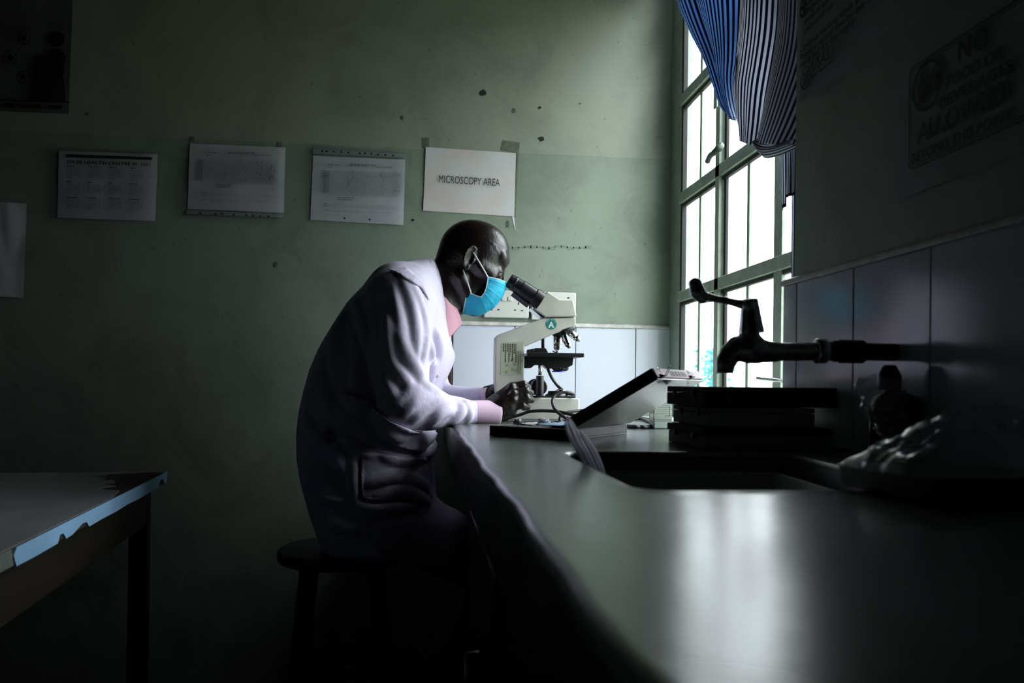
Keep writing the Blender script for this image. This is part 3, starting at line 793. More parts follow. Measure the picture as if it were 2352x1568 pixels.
coat.add(chain([P(945, 690, 2.42), P(985, 880, 2.47)], [.075, .058]), .03)
coat.add(chain([P(985, 905, 2.47), P(1048, 917, 2.405), P(1108, 912, 2.345)], [.050, .0335, .0285]), .02)
# lap: the skirt of the coat lying over the thighs
coat.add(rc(P(850, 1190, 2.12), P(1015, 1235, 2.12), .085, .080), .05)
coat.add(rc(P(850, 1190, 2.38), P(1015, 1235, 2.38), .085, .080), .05)
base_ops = list(coat.ops)
def hitc(px, py):
    f = Field(); f.ops = base_ops; p, d = trace(f, px, py); return p, d
folds = [
 # near sleeve: long creases from shoulder to elbow
 ([(925, 640), (945, 700), (955, 770), (948, 840)], .010, .005), ([(945, 650), (968, 710), (978, 770), (968, 830)], .007, .004),
 ([(905, 668), (918, 740), (930, 810), (955, 860)], .009, .004), ([(900, 830), (925, 865), (945, 895)], .008, .004),
 ([(890, 720), (895, 790), (905, 840)], .010, .003), ([(912, 760), (938, 820), (972, 868)], .008, .005),
 ([(880, 860), (905, 905), (920, 930)], .010, .003),
 # inside of the elbow
 ([(918, 925), (935, 905), (955, 895), (975, 885)], .008, .005), ([(928, 950), (950, 925), (985, 905), (1008, 905)], .010, .005),
 ([(950, 965), (975, 940), (1010, 925), (1035, 925)], .008, .004), ([(990, 972), (1010, 950), (1040, 940)], .007, .004), ([(1035, 968), (1055, 950), (1062, 932)], .006, .004),
 ([(1070, 925), (1078, 945), (1076, 965)], .005, .003), ([(965, 880), (985, 893), (1000, 898)], .007, .004),
 # chest, back and side
 ([(1000, 760), (1008, 800), (1000, 850)], .008, .004), ([(985, 780), (992, 830), (990, 870)], .007, .003),
 ([(815, 690), (835, 740), (845, 800)], .012, .004), ([(790, 720), (770, 790), (765, 850)], .014, .004), ([(740, 830), (745, 900), (765, 950)], .014, .004),
 ([(820, 780), (822, 850), (812, 910)], .014, .004), ([(700, 950), (730, 1000), (760, 1010)], .010, .003),
 # bright panel pulled to the front and the creases under it
 ([(800, 905), (840, 950), (900, 985), (965, 1010)], .024, .026), ([(785, 945), (830, 985), (900, 1018), (985, 1030)], .020, .022),
 ([(820, 890), (838, 930), (880, 962)], .010, .004), ([(778, 965), (850, 1000), (930, 1030), (975, 1035)], .008, .006),
 ([(900, 1005), (950, 1010), (992, 1000)], .010, .006), ([(790, 1010), (830, 1030), (860, 1040)], .010, .005), ([(870, 1030), (900, 1050), (960, 1052)], .010, .005),
 ([(770, 1000), (775, 1050), (790, 1080)], .009, .004), ([(812, 1050), (815, 1100), (818, 1150)], .008, .004), ([(820, 1160), (870, 1168), (950, 1165)], .009, .004),
 ([(690, 1060), (720, 1080), (760, 1085)], .012, .004), ([(700, 1110), (740, 1140), (790, 1150)], .012, .005), ([(720, 1165), (760, 1200), (820, 1215)], .012, .005),
 ([(850, 1110), (900, 1095), (960, 1110), (985, 1135)], .010, .005), ([(870, 1140), (920, 1125), (975, 1150)], .008, .004), ([(740, 1230), (800, 1260), (870, 1275)], .014, .006),
 ([(950, 1045), (985, 1040), (1000, 1020)], .008, .005),
]
for pl, r, out_ in folds:
    if pl[0][1] > 880 and pl[0][0] < 1000: r *= .9; out_ *= .55
    pts = []
    for q in resample(catmull([np.array([*k_, 0.]) for k_ in pl], 5), max(5, len(pl)*3)):
        p, d = hitc(q[0], q[1])
        if p is not None: pts.append(p+d/np.linalg.norm(d)*(r*.62-out_*.55))
    if len(pts) > 2:
        n_ = len(pts); coat.add(chain(pts, [r*(.35+.65*math.sin(PI*(i+.5)/n_)) for i in range(n_)]), .016)
# the gap in the side seam
p, d = hitc(762, 1000)
coat.add(ell(p, (.016, .03, .019)), .008, sub=True)
lo = (XB_.min()-.03, 1.90, zz[0]-.02); hi = (P(1120, 917, 2.40)[0]+.04, 2.57, zz[-1]+.03)
vs, qs = sdf_mesh(coat, lo, hi, .0042)
# soft cloth irregularity
nrm_noise = np.array([noise.noise(Vector((v_[0]*9, v_[1]*9, v_[2]*6)))*.004+noise.noise(Vector((v_[0]*26, v_[1]*26, v_[2]*14)))*.0014 for v_ in vs])
cc = np.stack([np.interp(vs[:, 2], zz, (XB_+XF_)/2), np.full(len(vs), YC), vs[:, 2]], 1); dr = vs-cc; dr /= np.linalg.norm(dr, axis=1)[:, None]+1e-6
vs = vs+dr*nrm_noise[:, None]
coato = np_obj('lab_coat', vs, qs, M['coatcloth'], person)
print('coat', len(vs))
sm_ = coato.modifiers.new('smooth', 'SMOOTH'); sm_.iterations = 2; sm_.factor = .5
cbvh = BVHTree.FromPolygons([Vector(map(float, v_)) for v_ in vs], [tuple(int(i) for i in q) for q in qs])
def drape(name, outline, off=.003, thick=.0022, step=5, m=None, parent=None, wob=0):
    """a cloth patch laid on the coat: outline in photograph pixels, found on the coat's near side"""
    poly = np.array(outline, float); x0, y0 = poly.min(0); x1, y1 = poly.max(0)
    bmx = bmesh.new(); E_ = resample(np.vstack([poly, poly[:1]]), max(12, int(np.linalg.norm(np.diff(np.vstack([poly, poly[:1]]), axis=0), axis=1).sum()/step)))[:-1]
    pts2 = [tuple(q) for q in E_]
    from mathutils.geometry import delaunay_2d_cdt
    gx = np.arange(x0+step/2, x1, step); gy = np.arange(y0+step/2, y1, step)
    def inside(q):
        c = False; n = len(poly)
        for i in range(n):
            a, b_ = poly[i], poly[i-1]
            if (a[1] > q[1]) != (b_[1] > q[1]) and q[0] < (b_[0]-a[0])*(q[1]-a[1])/(b_[1]-a[1])+a[0]: c = not c
        return c
    ins = [(x, y) for x in gx for y in gy if inside((x, y)) and np.min(np.hypot(E_[:, 0]-x, E_[:, 1]-y)) > step*.6]
    co = [Vector(q) for q in pts2+ins]; n = len(pts2)
    vv, ee, ff, *_ = delaunay_2d_cdt(co, [(i, (i+1) % n) for i in range(n)], [tuple(range(n))], 1, 1e-4)
    out3 = []; last = None
    for q in vv:
        d = ray(q[0], q[1]); d = Vector(d).normalized(); h_, nn, _, _ = cbvh.ray_cast(Vector(EYE), d)
        if h_ is None:
            out3.append(None)
        else:
            out3.append(np.array(h_)+np.array(nn)*off-np.array(d)*.0015)
    ok = [p_ for p_ in out3 if p_ is not None]; v2 = [(q[0], q[1]) for q in vv]
    for i, p_ in enumerate(out3):
        if p_ is None:
            k = min((j for j in range(len(out3)) if out3[j] is not None), key=lambda j: (v2[j][0]-v2[i][0])**2+(v2[j][1]-v2[i][1])**2)
            out3[i] = at(v2[i][0], v2[i][1], Y=float(out3[k][1])+.004)
    mb = MB(); mb.add([p_ for p_ in out3], [tuple(f) for f in ff])
    o = mb.build(name, m or M['coatcloth'], parent or coato, smooth=True)
    s = o.modifiers.new('thickness', 'SOLIDIFY'); s.thickness = thick; s.offset = 0
    return o
drape('pocket', [(829, 1038), (870, 1040), (930, 1052), (975, 1048), (984, 1090), (983, 1140), (988, 1160), (950, 1152), (905, 1147), (865, 1153), (842, 1150), (829, 1138), (827, 1090)], off=.0045, thick=.003)
drape('front_flap', [(777, 940), (790, 900), (850, 925), (900, 965), (950, 985), (999, 995), (990, 1010), (968, 1038), (930, 1030), (880, 1016), (830, 1004), (776, 978)], off=.007, thick=.003)
drape('shoulder_yoke', [(893, 620), (935, 616), (975, 650), (985, 690), (965, 660), (930, 640)], off=.002, thick=.0015)
# collar of the coat: lofted from the neck line out over the shoulders, both sides
def mir(p): q = p.copy(); q[1] = 2*YC-q[1]; return q
def collar(name, inner, mid, outer, m, parent, both=True, thick=.003, rows_=9):
    I_ = resample(catmull(inner, 6), 40); M_ = resample(catmull(mid, 6), 40); O_ = resample(catmull(outer, 6), 40)
    def half(mi):
        A, B_, C_ = (np.array([mir(q) if mi else q for q in L]) for L in (I_, M_, O_))
        return A, B_, C_
    A, B_, C_ = half(False)
    if both:
        A2, B2, C2 = half(True); A = np.vstack([A2[::-1], A[1:]]); B_ = np.vstack([B2[::-1], B_[1:]]); C_ = np.vstack([C2[::-1], C_[1:]])
    G = np.zeros((rows_, len(A), 3))
    for i in range(rows_):
        t = i/(rows_-1); G[i] = (1-t)**2*A+2*t*(1-t)*B_+t*t*C_
    return grid_obj(name, G, m, parent, thick=thick, subd=1)
inn = [P(979, 604, 2.25), P(986, 597, 2.21), P(997, 600, 2.178), P(1008, 640, 2.170), P(1022, 695, 2.175), P(1024, 745, 2.170)]
mdl = [P(970, 600, 2.25), P(972, 592, 2.19), P(990, 606, 2.140), P(1000, 650, 2.125), P(1006, 700, 2.130), P(1021, 752, 2.150)]
outr = [P(957, 618, 2.25), P(963, 618, 2.17), P(978, 645, 2.115), P(986, 690, 2.095), P(983, 752, 2.085), P(1018, 757, 2.135)]
collar('collar', inn, mdl, outr, M['coatcloth'], coato)
# open fronts below the collar (lapels)
for mi in (0, 1):
    A = [P(1018, 742, 2.15), P(1031, 780, 2.165), P(1045, 816, 2.18), P(1036, 848, 2.18), P(1020, 880, 2.175), P(1008, 905, 2.17)]
    B_ = [P(996, 742, 2.10), P(1004, 780, 2.105), P(1008, 816, 2.11), P(1006, 848, 2.11), P(998, 880, 2.12), P(992, 905, 2.12)]
    A = resample(catmull(A, 6), 30); B_ = resample(catmull(B_, 6), 30)
    if mi: A = np.array([mir(q) for q in A]); B_ = np.array([mir(q) for q in B_])
    G = np.zeros((8, 30, 3))
    for i in range(8):
        t = i/7; G[i] = A*(1-t)+B_*t; G[i, :, 1] -= (1 if not mi else -1)*.010*math.sin(PI*t)
    grid_obj('lapel', G, M['coatcloth'], coato, thick=.003, subd=1)
for q in ((1009, 812), (1004, 862)):
    c = P(*q, 2.10); MB().lathe([(0, 0), (.006, 0), (.006, .0025), (0, .003)], c, ax=(0, -1, 0), n=14, cap=False).build('button', M['white'], coato, smooth=True)
# ---- shirt: collar showing at the throat and the cuffs
si = [P(1003, 690, 2.25), P(1008, 680, 2.20), P(1020, 680, 2.185), P(1034, 696, 2.187), P(1050, 708, 2.21)]
smd = [P(1000, 700, 2.25), P(1006, 694, 2.18), P(1022, 700, 2.170), P(1040, 715, 2.175), P(1056, 722, 2.205)]
so = [P(1000, 735, 2.25), P(1008, 735, 2.17), P(1018, 750, 2.165), P(1030, 775, 2.168), P(1062, 742, 2.195)]
shirt = empty('shirt', tuple(P(1020, 745)), None); adopt(shirt, person)
collar('shirt_collar', si, smd, so, M['pink'], shirt, both=True, thick=.002)
sf = Field(); sf.add(rc(P(985, 750), P(975, 830), .055, .06), .02); sf.add(rc(P(1003, 735), P(1000, 790), .034, .04), .02)
vs2, qs2 = sdf_mesh(sf, (P(920, 700)[0], 2.10, P(1000, 930)[2]), (P(1075, 700)[0], 2.40, P(1000, 700)[2]+.03), .006)
np_obj('shirt_front', vs2, qs2, M['pink'], shirt)
def cuff(a, b_, r0, r1, name='cuff'):
    a = np.array(a); b_ = np.array(b_); t = b_-a; L_ = np.linalg.norm(t)
    o = MB().lathe([(r0*.92, 0), (r0, .001), (r0*1.02, L_*.25), (r1, L_-.003), (r1*.995, L_), (r1*.90, L_), (r1*.88, L_*.5), (r0*.85, .004)], a, ax=t/L_, n=40, cap=False).build(name, M['cuffpink'], shirt, smooth=True)
    s = o.modifiers.new('sub', 'SUBSURF'); s.levels = 1; s.render_levels = 1
    me_ = o.data
    for v_ in me_.vertices:
        v_.co += Vector((0, 0, 1))*noise.noise(Vector(v_.co)*40)*.002
    return o
G = np.zeros((5, 12, 3))
A_ = resample([P(1030, 696, 2.192), P(1045, 704, 2.20), P(1054, 722, 2.205), P(1062, 741, 2.20)], 12); B_ = resample([P(1022, 745, 2.185), P(1022, 760, 2.182), P(1027, 775, 2.18), P(1032, 771, 2.182)], 12)
for i in range(5):
    t = i/4; G[i] = A_*(1-t)+B_*t; G[i, :, 1] -= .008*math.sin(PI*t)
grid_obj('collar_leaf', G, M['pink'], shirt, thick=.002, subd=1)
cuff(P(1084, 946, 2.092), P(1145, 947, 2.110), .0285, .0310)
cuff(P(1102, 912, 2.352), P(1127, 909, 2.330), .0265, .0275)

# ---- trousers and shoes, in the dark under the worktop
tf = Field()
tf.add(rc(PEL+[0.035, -.08, .01], PEL+[0.035, .08, .01], .09, .09), .04)
for s in (-1, 1):
    hip = PEL+np.array([.045, .09*s, -.02]); knee = np.array([.22, YC+.11*s, .50]); ank = np.array([.10, YC+.13*s, .10])
    tf.add(rc(hip, knee, .080, .064), .04); tf.add(rc(knee, ank, .064, .05), .02)
vs3, qs3 = sdf_mesh(tf, (PEL[0]-.16, 1.98, .06), (.32, 2.52, PEL[2]+.15), .008)
np_obj('trousers', vs3, qs3, M['trouser'], person)
for s in (-1, 1):
    sh = Field(); x, y = .10, YC+.13*s
    sh.add(rc((x-.02, y, .045), (x+.12, y+.01*s, .035), .042, .038), .02); sh.add(rc((x, y, .05), (x, y, .11), .04, .042), .02)
    base = lambda Q: -(Q[:, 2]-.003)
    f_ = lambda Q, sh=sh: np.maximum(sh(Q), base(Q))
    v4, q4 = sdf_mesh(f_, (x-.1, y-.08, -.01), (x+.2, y+.08, .17), .007); np_obj('shoe', v4, q4, M['leather'], person)

# ---- face mask
mc_ = [P(1159, 650), P(1160, 662), P(1156, 676), P(1148, 690), P(1137, 703), P(1120, 716), P(1098, 725), P(1078, 723), P(1062, 719)]
me_ = [P(1121, 636, 2.186), P(1119, 648, 2.184), P(1117, 660, 2.184), P(1112, 672, 2.186), P(1105, 681, 2.188), P(1097, 680, 2.19), P(1087, 676, 2.194), P(1080, 673, 2.198), P(1073, 671, 2.20)]
Cc = resample(catmull(mc_, 8), 60); Ce = resample(catmull(me_, 8), 60)
G = np.zeros((49, 60, 3)); ts = np.linspace(-1, 1, 49)
for i, t in enumerate(ts):
    a = abs(t); w_ = a**2.3; S_ = Ce.copy()
    G[i] = Cc*(1-w_)+S_*w_
    hwid = (YC-Ce[:, 1]); G[i, :, 1] = YC+np.sign(t)*hwid*(1-(1-a)**1.45)
# pleats
sidx = np.linspace(0, 1, 60)
ctr = HC+HF*.03-HU*.07
for i in range(49):
    for k_, c0 in enumerate((.30, .46, .62)):
        prof = .0022*np.clip(1-np.abs(sidx-c0)/.04, 0, 1)*np.where(sidx < c0, 1, .2)
        dd = G[i]-ctr; dd /= np.linalg.norm(dd, axis=1)[:, None]
        G[i] += dd*prof[:, None]*(.6+.4*math.sin(i*.7+k_))
    dd = G[i]-ctr; dd /= np.linalg.norm(dd, axis=1)[:, None]
    nz_ = np.array([noise.noise(Vector((float(g_[0])*45, float(g_[1])*45, float(g_[2])*45))) for g_ in G[i]])
    G[i] += dd*(nz_*.0022)[:, None]*(1-abs(ts[i])**6)
masko = grid_obj('face_mask', G, M['mask'], person, thick=.0012, subd=1)
def binding(L): return MB().tube(L, .0016, 6)
masko2 = binding([G[i][0] for i in range(49)]).build('mask_binding', M['maskedge'], masko, smooth=True)
binding([G[i][-1] for i in range(49)]).build('mask_binding', M['maskedge'], masko, smooth=True)
binding(list(G[0])).build('mask_binding', M['maskedge'], masko, smooth=True)
binding(list(G[-1])).build('mask_binding', M['maskedge'], masko, smooth=True)
for r_ in (.07, .10, .125):
    k = int(r_*59); MB().tube([G[i][k]+(G[i][k]-ctr)/np.linalg.norm(G[i][k]-ctr)*.0009 for i in range(1, 48)], .0006, 5).build('stitch_line', mat('mask_crease', (.02, .36, .58), .7) if 'mask_crease' not in bpy.data.materials else bpy.data.materials['mask_crease'], masko, smooth=True)
for s in (0, 1):
    f_ = (lambda p_: mir(p_)) if s else (lambda p_: p_)
    up = [f_(P(1121, 637, 2.184)), f_(P(1110, 617, 2.174)), f_(P(1098, 597, 2.168)), f_(P(1088, 581, 2.170)), f_(P(1082, 577, 2.186)), f_(P(1073, 585, 2.196))]
    MB().tube(catmull(up, 5), .0018, 8).build('ear_loop', M['loop'], masko, smooth=True)
    dn = [f_(P(1083, 675, 2.192)), f_(P(1078, 660, 2.186)), f_(P(1073, 645, 2.180)), f_(P(1067, 629, 2.178)), f_(P(1064, 620, 2.19))]
    MB().tube(catmull(dn, 5), .0018, 8).build('ear_loop', M['loop'], masko, smooth=True)

# ---- stool under him
stool = empty('stool', tuple(P(790, 1200)*[1, 1, 0]), 'dark round wooden stool the man sits on', 'stool')
sx, sy_ = stool.location.x, stool.location.y; sz = PEL[2]-.165
MB().lathe([(0, 0), (.165, 0), (.17, .006), (.17, .026), (.162, .032), (0, .034)], (sx, sy_, sz), n=36, cap=False).build('seat', M['wood_dark'], stool, smooth=True)
for a in (45, 135, 225, 315):
    a = math.radians(a); MB().tube([(sx+.12*math.cos(a), sy_+.12*math.sin(a), sz+.004), (sx+.19*math.cos(a), sy_+.19*math.sin(a), 0)], [.016, .014], 10).build('leg', M['wood_dark'], stool, smooth=True)
for a0, a1 in ((45, 135), (225, 315), (135, 225), (315, 45)):
    q = [(sx+.168*math.cos(math.radians(a)), sy_+.168*math.sin(math.radians(a)), .2) for a in (a0, a1)]
    MB().tube(q, .009, 8).build('rung', M['wood_dark'], stool, smooth=True)

# ================================================================ microscope
YM = 2.275                      # its mid plane; it stands on the worktop
scope = empty('microscope', tuple(at(1235, 940, Y=YM)*[1, 1, 0]+[0, 0, CT]), 'cream binocular laboratory microscope with a green letter A sticker', 'microscope')
def Q(px, py, Y=YM): return at(px, py, Y=Y)
def slab(name, poly, y0, y1, m, parent, bevel=.003, Yref=None):
    """outline read at the part's near face, extruded away from the camera"""
    Yr = Yref or y0
    pts = [at(a, b, Y=Yr) for a, b in poly]; pts = [np.array([p[0], y0, p[2]]) for p in pts]
    return MB().prism(pts, (0, y1-y0, 0)).build(name, m, parent, bevel=bevel)
# base: body and black top plate
b0 = at(1150, 968, Y=2.215); b1 = at(1331, 968, Y=2.215)
ztop = at(1331, 914, Y=2.215)[2]
base = MB().prism([(b0[0], 2.215, CT+.004), (b1[0], 2.215, CT+.004), (b1[0], 2.215, ztop), (at(1215, 914, Y=2.215)[0], 2.215, ztop), (at(1140, 860, Y=2.215)[0], 2.215, ztop+.010), (b0[0]-.006, 2.215, ztop)], (0, .12, 0)).build('base', M['scope'], scope, bevel=.006, seg=3)
for x in (b0[0]+.012, b1[0]-.016):
    for y in (2.23, 2.32): MB().lathe([(.009, 0), (.010, .005)], (x, y, CT), n=16).build('foot', M['black'], scope)
slab('base_plate', [(1219, 915), (1322, 915), (1322, 910), (1219, 909)], 2.222, 2.328, M['black'], scope, .001)
ill = Q(1279, 905)
MB().lathe([(.032, -.004), (.032, .004), (.026, .006), (.024, .014), (.0, .015)], (ill[0], YM, ztop+.004), n=32, cap=False).build('illuminator', M['black'], scope, smooth=True)
MB().lathe([(.016, 0), (.016, .003), (.010, .005), (0, .006)], (ill[0]+.012, YM, ztop+.018), n=24, cap=False).build('lamp_lens', M['steel'], scope, smooth=True)
# upright and slanting head arm, one casting
arm = [(1137, 872), (1138, 775), (1145, 768), (1246, 731), (1320, 728), (1323, 733), (1322, 748), (1268, 769), (1205, 796), (1204, 872), (1206, 912), (1140, 912)]
armo = slab('arm', arm, 2.243, 2.307, M['scope'], scope, .007)
# prism housing
hs = [(1226, 710), (1257, 668), (1286, 687), (1317, 688), (1325, 727), (1254, 728)]
hd = slab('prism_housing', hs, 2.237, 2.313, M['scope'], scope, .004)
slab('housing_underside', [(1218, 707), (1226, 711), (1256, 729), (1247, 731)], 2.245, 2.305, M['steel'], scope, .002)
# eyepieces: two tubes side by side
for s, nm in ((-1, 'eyepiece'), (1, 'eyepiece')):
    Ye = YM+s*.031
    a = Q(1243, 692, Ye); e = Q(1168, 643, Ye); ax = e-a; L = np.linalg.norm(ax)
    MB().lathe([(.0, .0), (.0255, .0), (.0255, L*.22), (.0230, L*.24), (.0230, L*.62), (.0215, L*.63), (.0205, L*.80), (.0215, L*.81), (.0215, L*.86), (.0200, L*.87), (.0195, L*.98), (.0180, L), (.011, L), (.010, L*.98), (0, L*.98)], a, ax=ax, n=32, cap=False).build(nm, M['black'], scope, smooth=False, bevel=.0006, seg=1)
a, e = Q(1215, 700, YM-.03), Q(1178, 672, YM-.03)
MB().tube([a, e], [.010, .010], 4).build('focus_slide', mat('blue_grey_steel', (.035, .037, .045), .3), scope)
a, e = Q(1205, 700, YM), Q(1180, 680, YM)
# nosepiece and objectives
n0, n1 = Q(1267, 769), Q(1325, 748)
nc = (n0+n1)/2+[.0, 0, -.001]; nax = np.cross(n1-n0, [0, 1, 0]); nax /= np.linalg.norm(nax); nax = nax if nax[2] < 0 else -nax
MB().lathe([(0, -.004), (.034, -.004), (.035, 0), (.035, .003), (.030, .004), (.026, .012), (.012, .015), (0, .015)], nc, ax=nax, n=36, cap=False).build('nosepiece', M['black'], scope, smooth=True)
def objective(a, b_, r, name='objective'):
    a = np.array(a); ax = np.array(b_)-a; L = np.linalg.norm(ax)
    MB().lathe([(0, 0), (r*.8, 0), (r, .002), (r, L*.62), (r*.93, L*.64), (r*.93, L*.70), (r, L*.71), (r, L*.80), (r*.62, L*.90), (r*.45, L), (0, L)], a, ax=ax, n=28, cap=False).build(name, M['steel'], scope, smooth=True)
objective(Q(1281, 768), Q(1281, 808), .0120)
objective(Q(1296, 768, YM-.024), Q(1308, 799, YM-.034), .0095)
objective(Q(1302, 757, YM-.008), Q(1333, 782, YM-.012), .0105)
objective(Q(1289, 766, YM+.012), Q(1306, 792, YM+.030), .0095)
# stage with slide holder, carriage and arm bracket
sz1, sz0 = Q(1270, 812)[2], Q(1270, 821)[2]
xs0, xs1 = Q(1208, 815)[0], Q(1331, 815)[0]
MB().box((xs0, YM-.070, sz0), (xs1, YM+.070, sz1)).build('stage', M['black'], scope, bevel=.002)
MB().box((Q(1262, 812)[0], YM-.012, sz1), (Q(1310, 812)[0], YM+.014, sz1+.0012)).build('glass_slide', mat('bright_glass', (.8, .85, .85), .05), scope)
slab('bracket', [(1203, 818), (1235, 812), (1318, 818), (1316, 838), (1300, 846), (1256, 846), (1248, 838), (1228, 838), (1220, 845), (1203, 845)], YM-.022, YM+.022, M['black'], scope, .002)
slab('slide_carriage', [(1213, 804), (1230, 799), (1254, 799), (1259, 808), (1259, 814), (1213, 814)], YM-.055, YM-.015, M['black'], scope, .002)
slab('vernier', [(1210, 803), (1228, 800), (1226, 806), (1210, 810)], YM-.056, YM-.054, M['steel'], scope, .0005)
slab('vernier', [(1210, 811), (1222, 810), (1222, 817), (1210, 819)], YM-.056, YM-.054, M['steel'], scope, .0005)
MB().tube([Q(1270, 806, YM-.02), Q(1276, 810, YM-.028), Q(1284, 806, YM-.03)], .0022, 6).build('slide_clip', M['steel'], scope, smooth=True)
cc_ = Q(1287, 852)
ck = MB().lathe([(0, 0), (.018, 0), (.0215, .004), (.0215, .011), (.016, .013), (.014, .016), (.014, .028), (0, .028)], (cc_[0], YM, cc_[2]), n=40, cap=False).build('condenser', M['black'], scope, smooth=False, bevel=.0008)
kn = MB()
for k in range(36):
    a = k*2*PI/36; kn.tube([(cc_[0]+.0217*math.cos(a), YM+.0217*math.sin(a), cc_[2]+.0045), (cc_[0]+.0217*math.cos(a), YM+.0217*math.sin(a), cc_[2]+.0105)], .0011, 5)
kn.build('knurled_ring', mat('worn_dark_steel', (.10, .11, .12), .35, metal=.8), scope, smooth=True)
MB().lathe([(0, 0), (.0175, 0), (.0175, .0035), (0, .0035)], (cc_[0]-.006, YM, cc_[2]-.003), n=30, cap=False).build('blue_filter', mat('cobalt_filter_glass', (.03, .03, .62), .15), scope)
# rack rod, knob column and focus knobs
rd = Q(1233, 860)
MB().tube([(rd[0], YM-.062, Q(1233, 838)[2]), (rd[0], YM-.062, Q(1233, 862)[2])], .0052, 16).build('rack_rod', M['steel'], scope, smooth=True)
MB().lathe([(.0095, 0), (.0105, .002), (.0105, .052), (.009, .054), (0, .054)], (rd[0], YM-.062, Q(1233, 908)[2]), n=24).build('stage_knob', M['black'], scope, smooth=False, bevel=.0006)
kz = Q(1232, 885)[2]
for s in (-1, 1):
    MB().lathe([(.0205, 0), (.0225, .002), (.0225, .014), (.020, .016), (0, .016)], (rd[0]+.0008, YM+s*.032, kz-.004), ax=(0, s, 0), n=32).build('focus_knob', M['black'], scope, smooth=False, bevel=.0008)
# sticker with the letter A
def text_mesh(s, size, bold=0, align='CENTER', extr=0, space=1.0):
    cu = bpy.data.curves.new('text', 'FONT'); cu.body = s; cu.size = size; cu.offset = bold*size; cu.extrude = extr; cu.align_x = align; cu.align_y = 'CENTER'
    cu.resolution_u = 3; cu.space_line = space
    o = bpy.data.objects.new('text', cu); COL.objects.link(o); dg = bpy.context.evaluated_depsgraph_get()
    me = bpy.data.meshes.new_from_object(o.evaluated_get(dg)); bpy.data.objects.remove(o); bpy.data.curves.remove(cu)
    return me
def put_text(s, size, origin, right, up, m, parent, name='lettering', bold=0, align='CENTER', lift=.0004, fit=None, extr=0):
    me = text_mesh(s, size, bold, align, extr); me.materials.clear(); me.materials.append(m)
    right = Vector(right).normalized(); up = Vector(up).normalized(); nrm = right.cross(up).normalized()
    if fit and len(me.vertices):
        xs_ = [v.co.x for v in me.vertices]; k = fit/(max(xs_)-min(xs_)); me.transform(Matrix.Diagonal((k, 1, 1, 1)))
    R = Matrix((right, up, nrm)).transposed().to_4x4()
    me.transform(R); o = bpy.data.objects.new(name, me); o.location = V(origin)+nrm*lift; link(o); adopt(o, parent); return o
M['teal'] = mat('teal_sticker', (.008, .21, .185), .45); M['whiteink'] = mat('white_print', (.75, .80, .76), .5)
stc = at(1266, 744, Y=2.243); 
sk = MB().lathe([(0, 0), (.0148, 0), (.0148, .0005), (0, .0005)], (stc[0], 2.2428, stc[2]), ax=(0, -1, 0), n=32, cap=False).build('sticker', M['teal'], armo)
put_text('A', .022, (stc[0], 2.2422, stc[2]-.003), (1, 0, 0), (0, 0, 1), M['whiteink'], sk and armo, bold=.035, name='sticker_letter')
arc = 'SMENT VERIFIED'
for i, ch in enumerate(arc):
    a = math.radians(160-i*140/(len(arc)-1)); q = np.array([stc[0]+.0122*math.cos(a), 2.2422, stc[2]+.0122*math.sin(a)])
    put_text(ch, .0034, q, (math.sin(a), 0, -math.cos(a)), (math.cos(a), 0, math.sin(a)), M['whiteink'], armo, name='sticker_letter')
# maintenance label, printed sideways
lab = [(1152, 786), (1202, 784), (1200, 863), (1149, 861)]
lp_ = [at(*q, Y=2.2428) for q in lab]
lo_ = MB().prism([p_-[0, .0004, 0] for p_ in lp_], (0, .0005, 0)).build('service_label', mat('cream_label', (.42, .45, .33), .5), armo)
dn_ = np.array([0, 0, -1.0]); rt_ = np.array([-1.0, 0, 0])   # text runs down the arm
lc = at(1199, 824, Y=2.2420)
for px_, txt, sz_, al in ((1195, 'LAB EQUIPMENT SERVICES', .0052, 0), (1190, 'EQUIPMENT MAINTENANCE SERVICE', .0062, 0)):
    put_text(txt, sz_, at(px_, 832, Y=2.2420), (0, 0, -1), (1, 0, 0), M['ink'], armo, name='label_print', fit=.062)
rng2 = random.Random(4); lm = MB()
for i, px_ in enumerate(range(1184, 1153, -4)):
    y_ = 789
    while y_ < (808 if i % 2 else 830):
        w_ = rng2.uniform(1.5, 5); a_ = at(px_, y_, Y=2.2421); b_ = at(px_+2, y_+w_, Y=2.2421)
        lm.box((a_[0], 2.2419, b_[2]), (b_[0], 2.2423, a_[2])); y_ += w_+1
for y0_, px_ in ((812, 1168), (836, 1163), (824, 1175), (846, 1175), (852, 1160), (848, 1183), (834, 1180)):
    a_ = at(px_, y0_, Y=2.242); s_ = .0045
    for q in (((0, 0), (s_, .0004)), ((0, -s_*1.3), (s_, -s_*1.3+.0004)), ((0, -s_*1.3), (.0004, 0)), ((s_, -s_*1.3), (s_+.0004, 0))):
        lm.box((a_[0]+q[0][0], 2.2419, a_[2]+q[0][1]), (a_[0]+q[1][0], 2.2423, a_[2]+q[1][1]))
lm.build('label_print', M['ink'], armo)
# rear column with the lamp cable clipped behind
MB().tube([Q(1247, 772, YM+.03), Q(1247, 800, YM+.03)], .0045, 10).build('stage_rail', M['black'], scope, smooth=True)

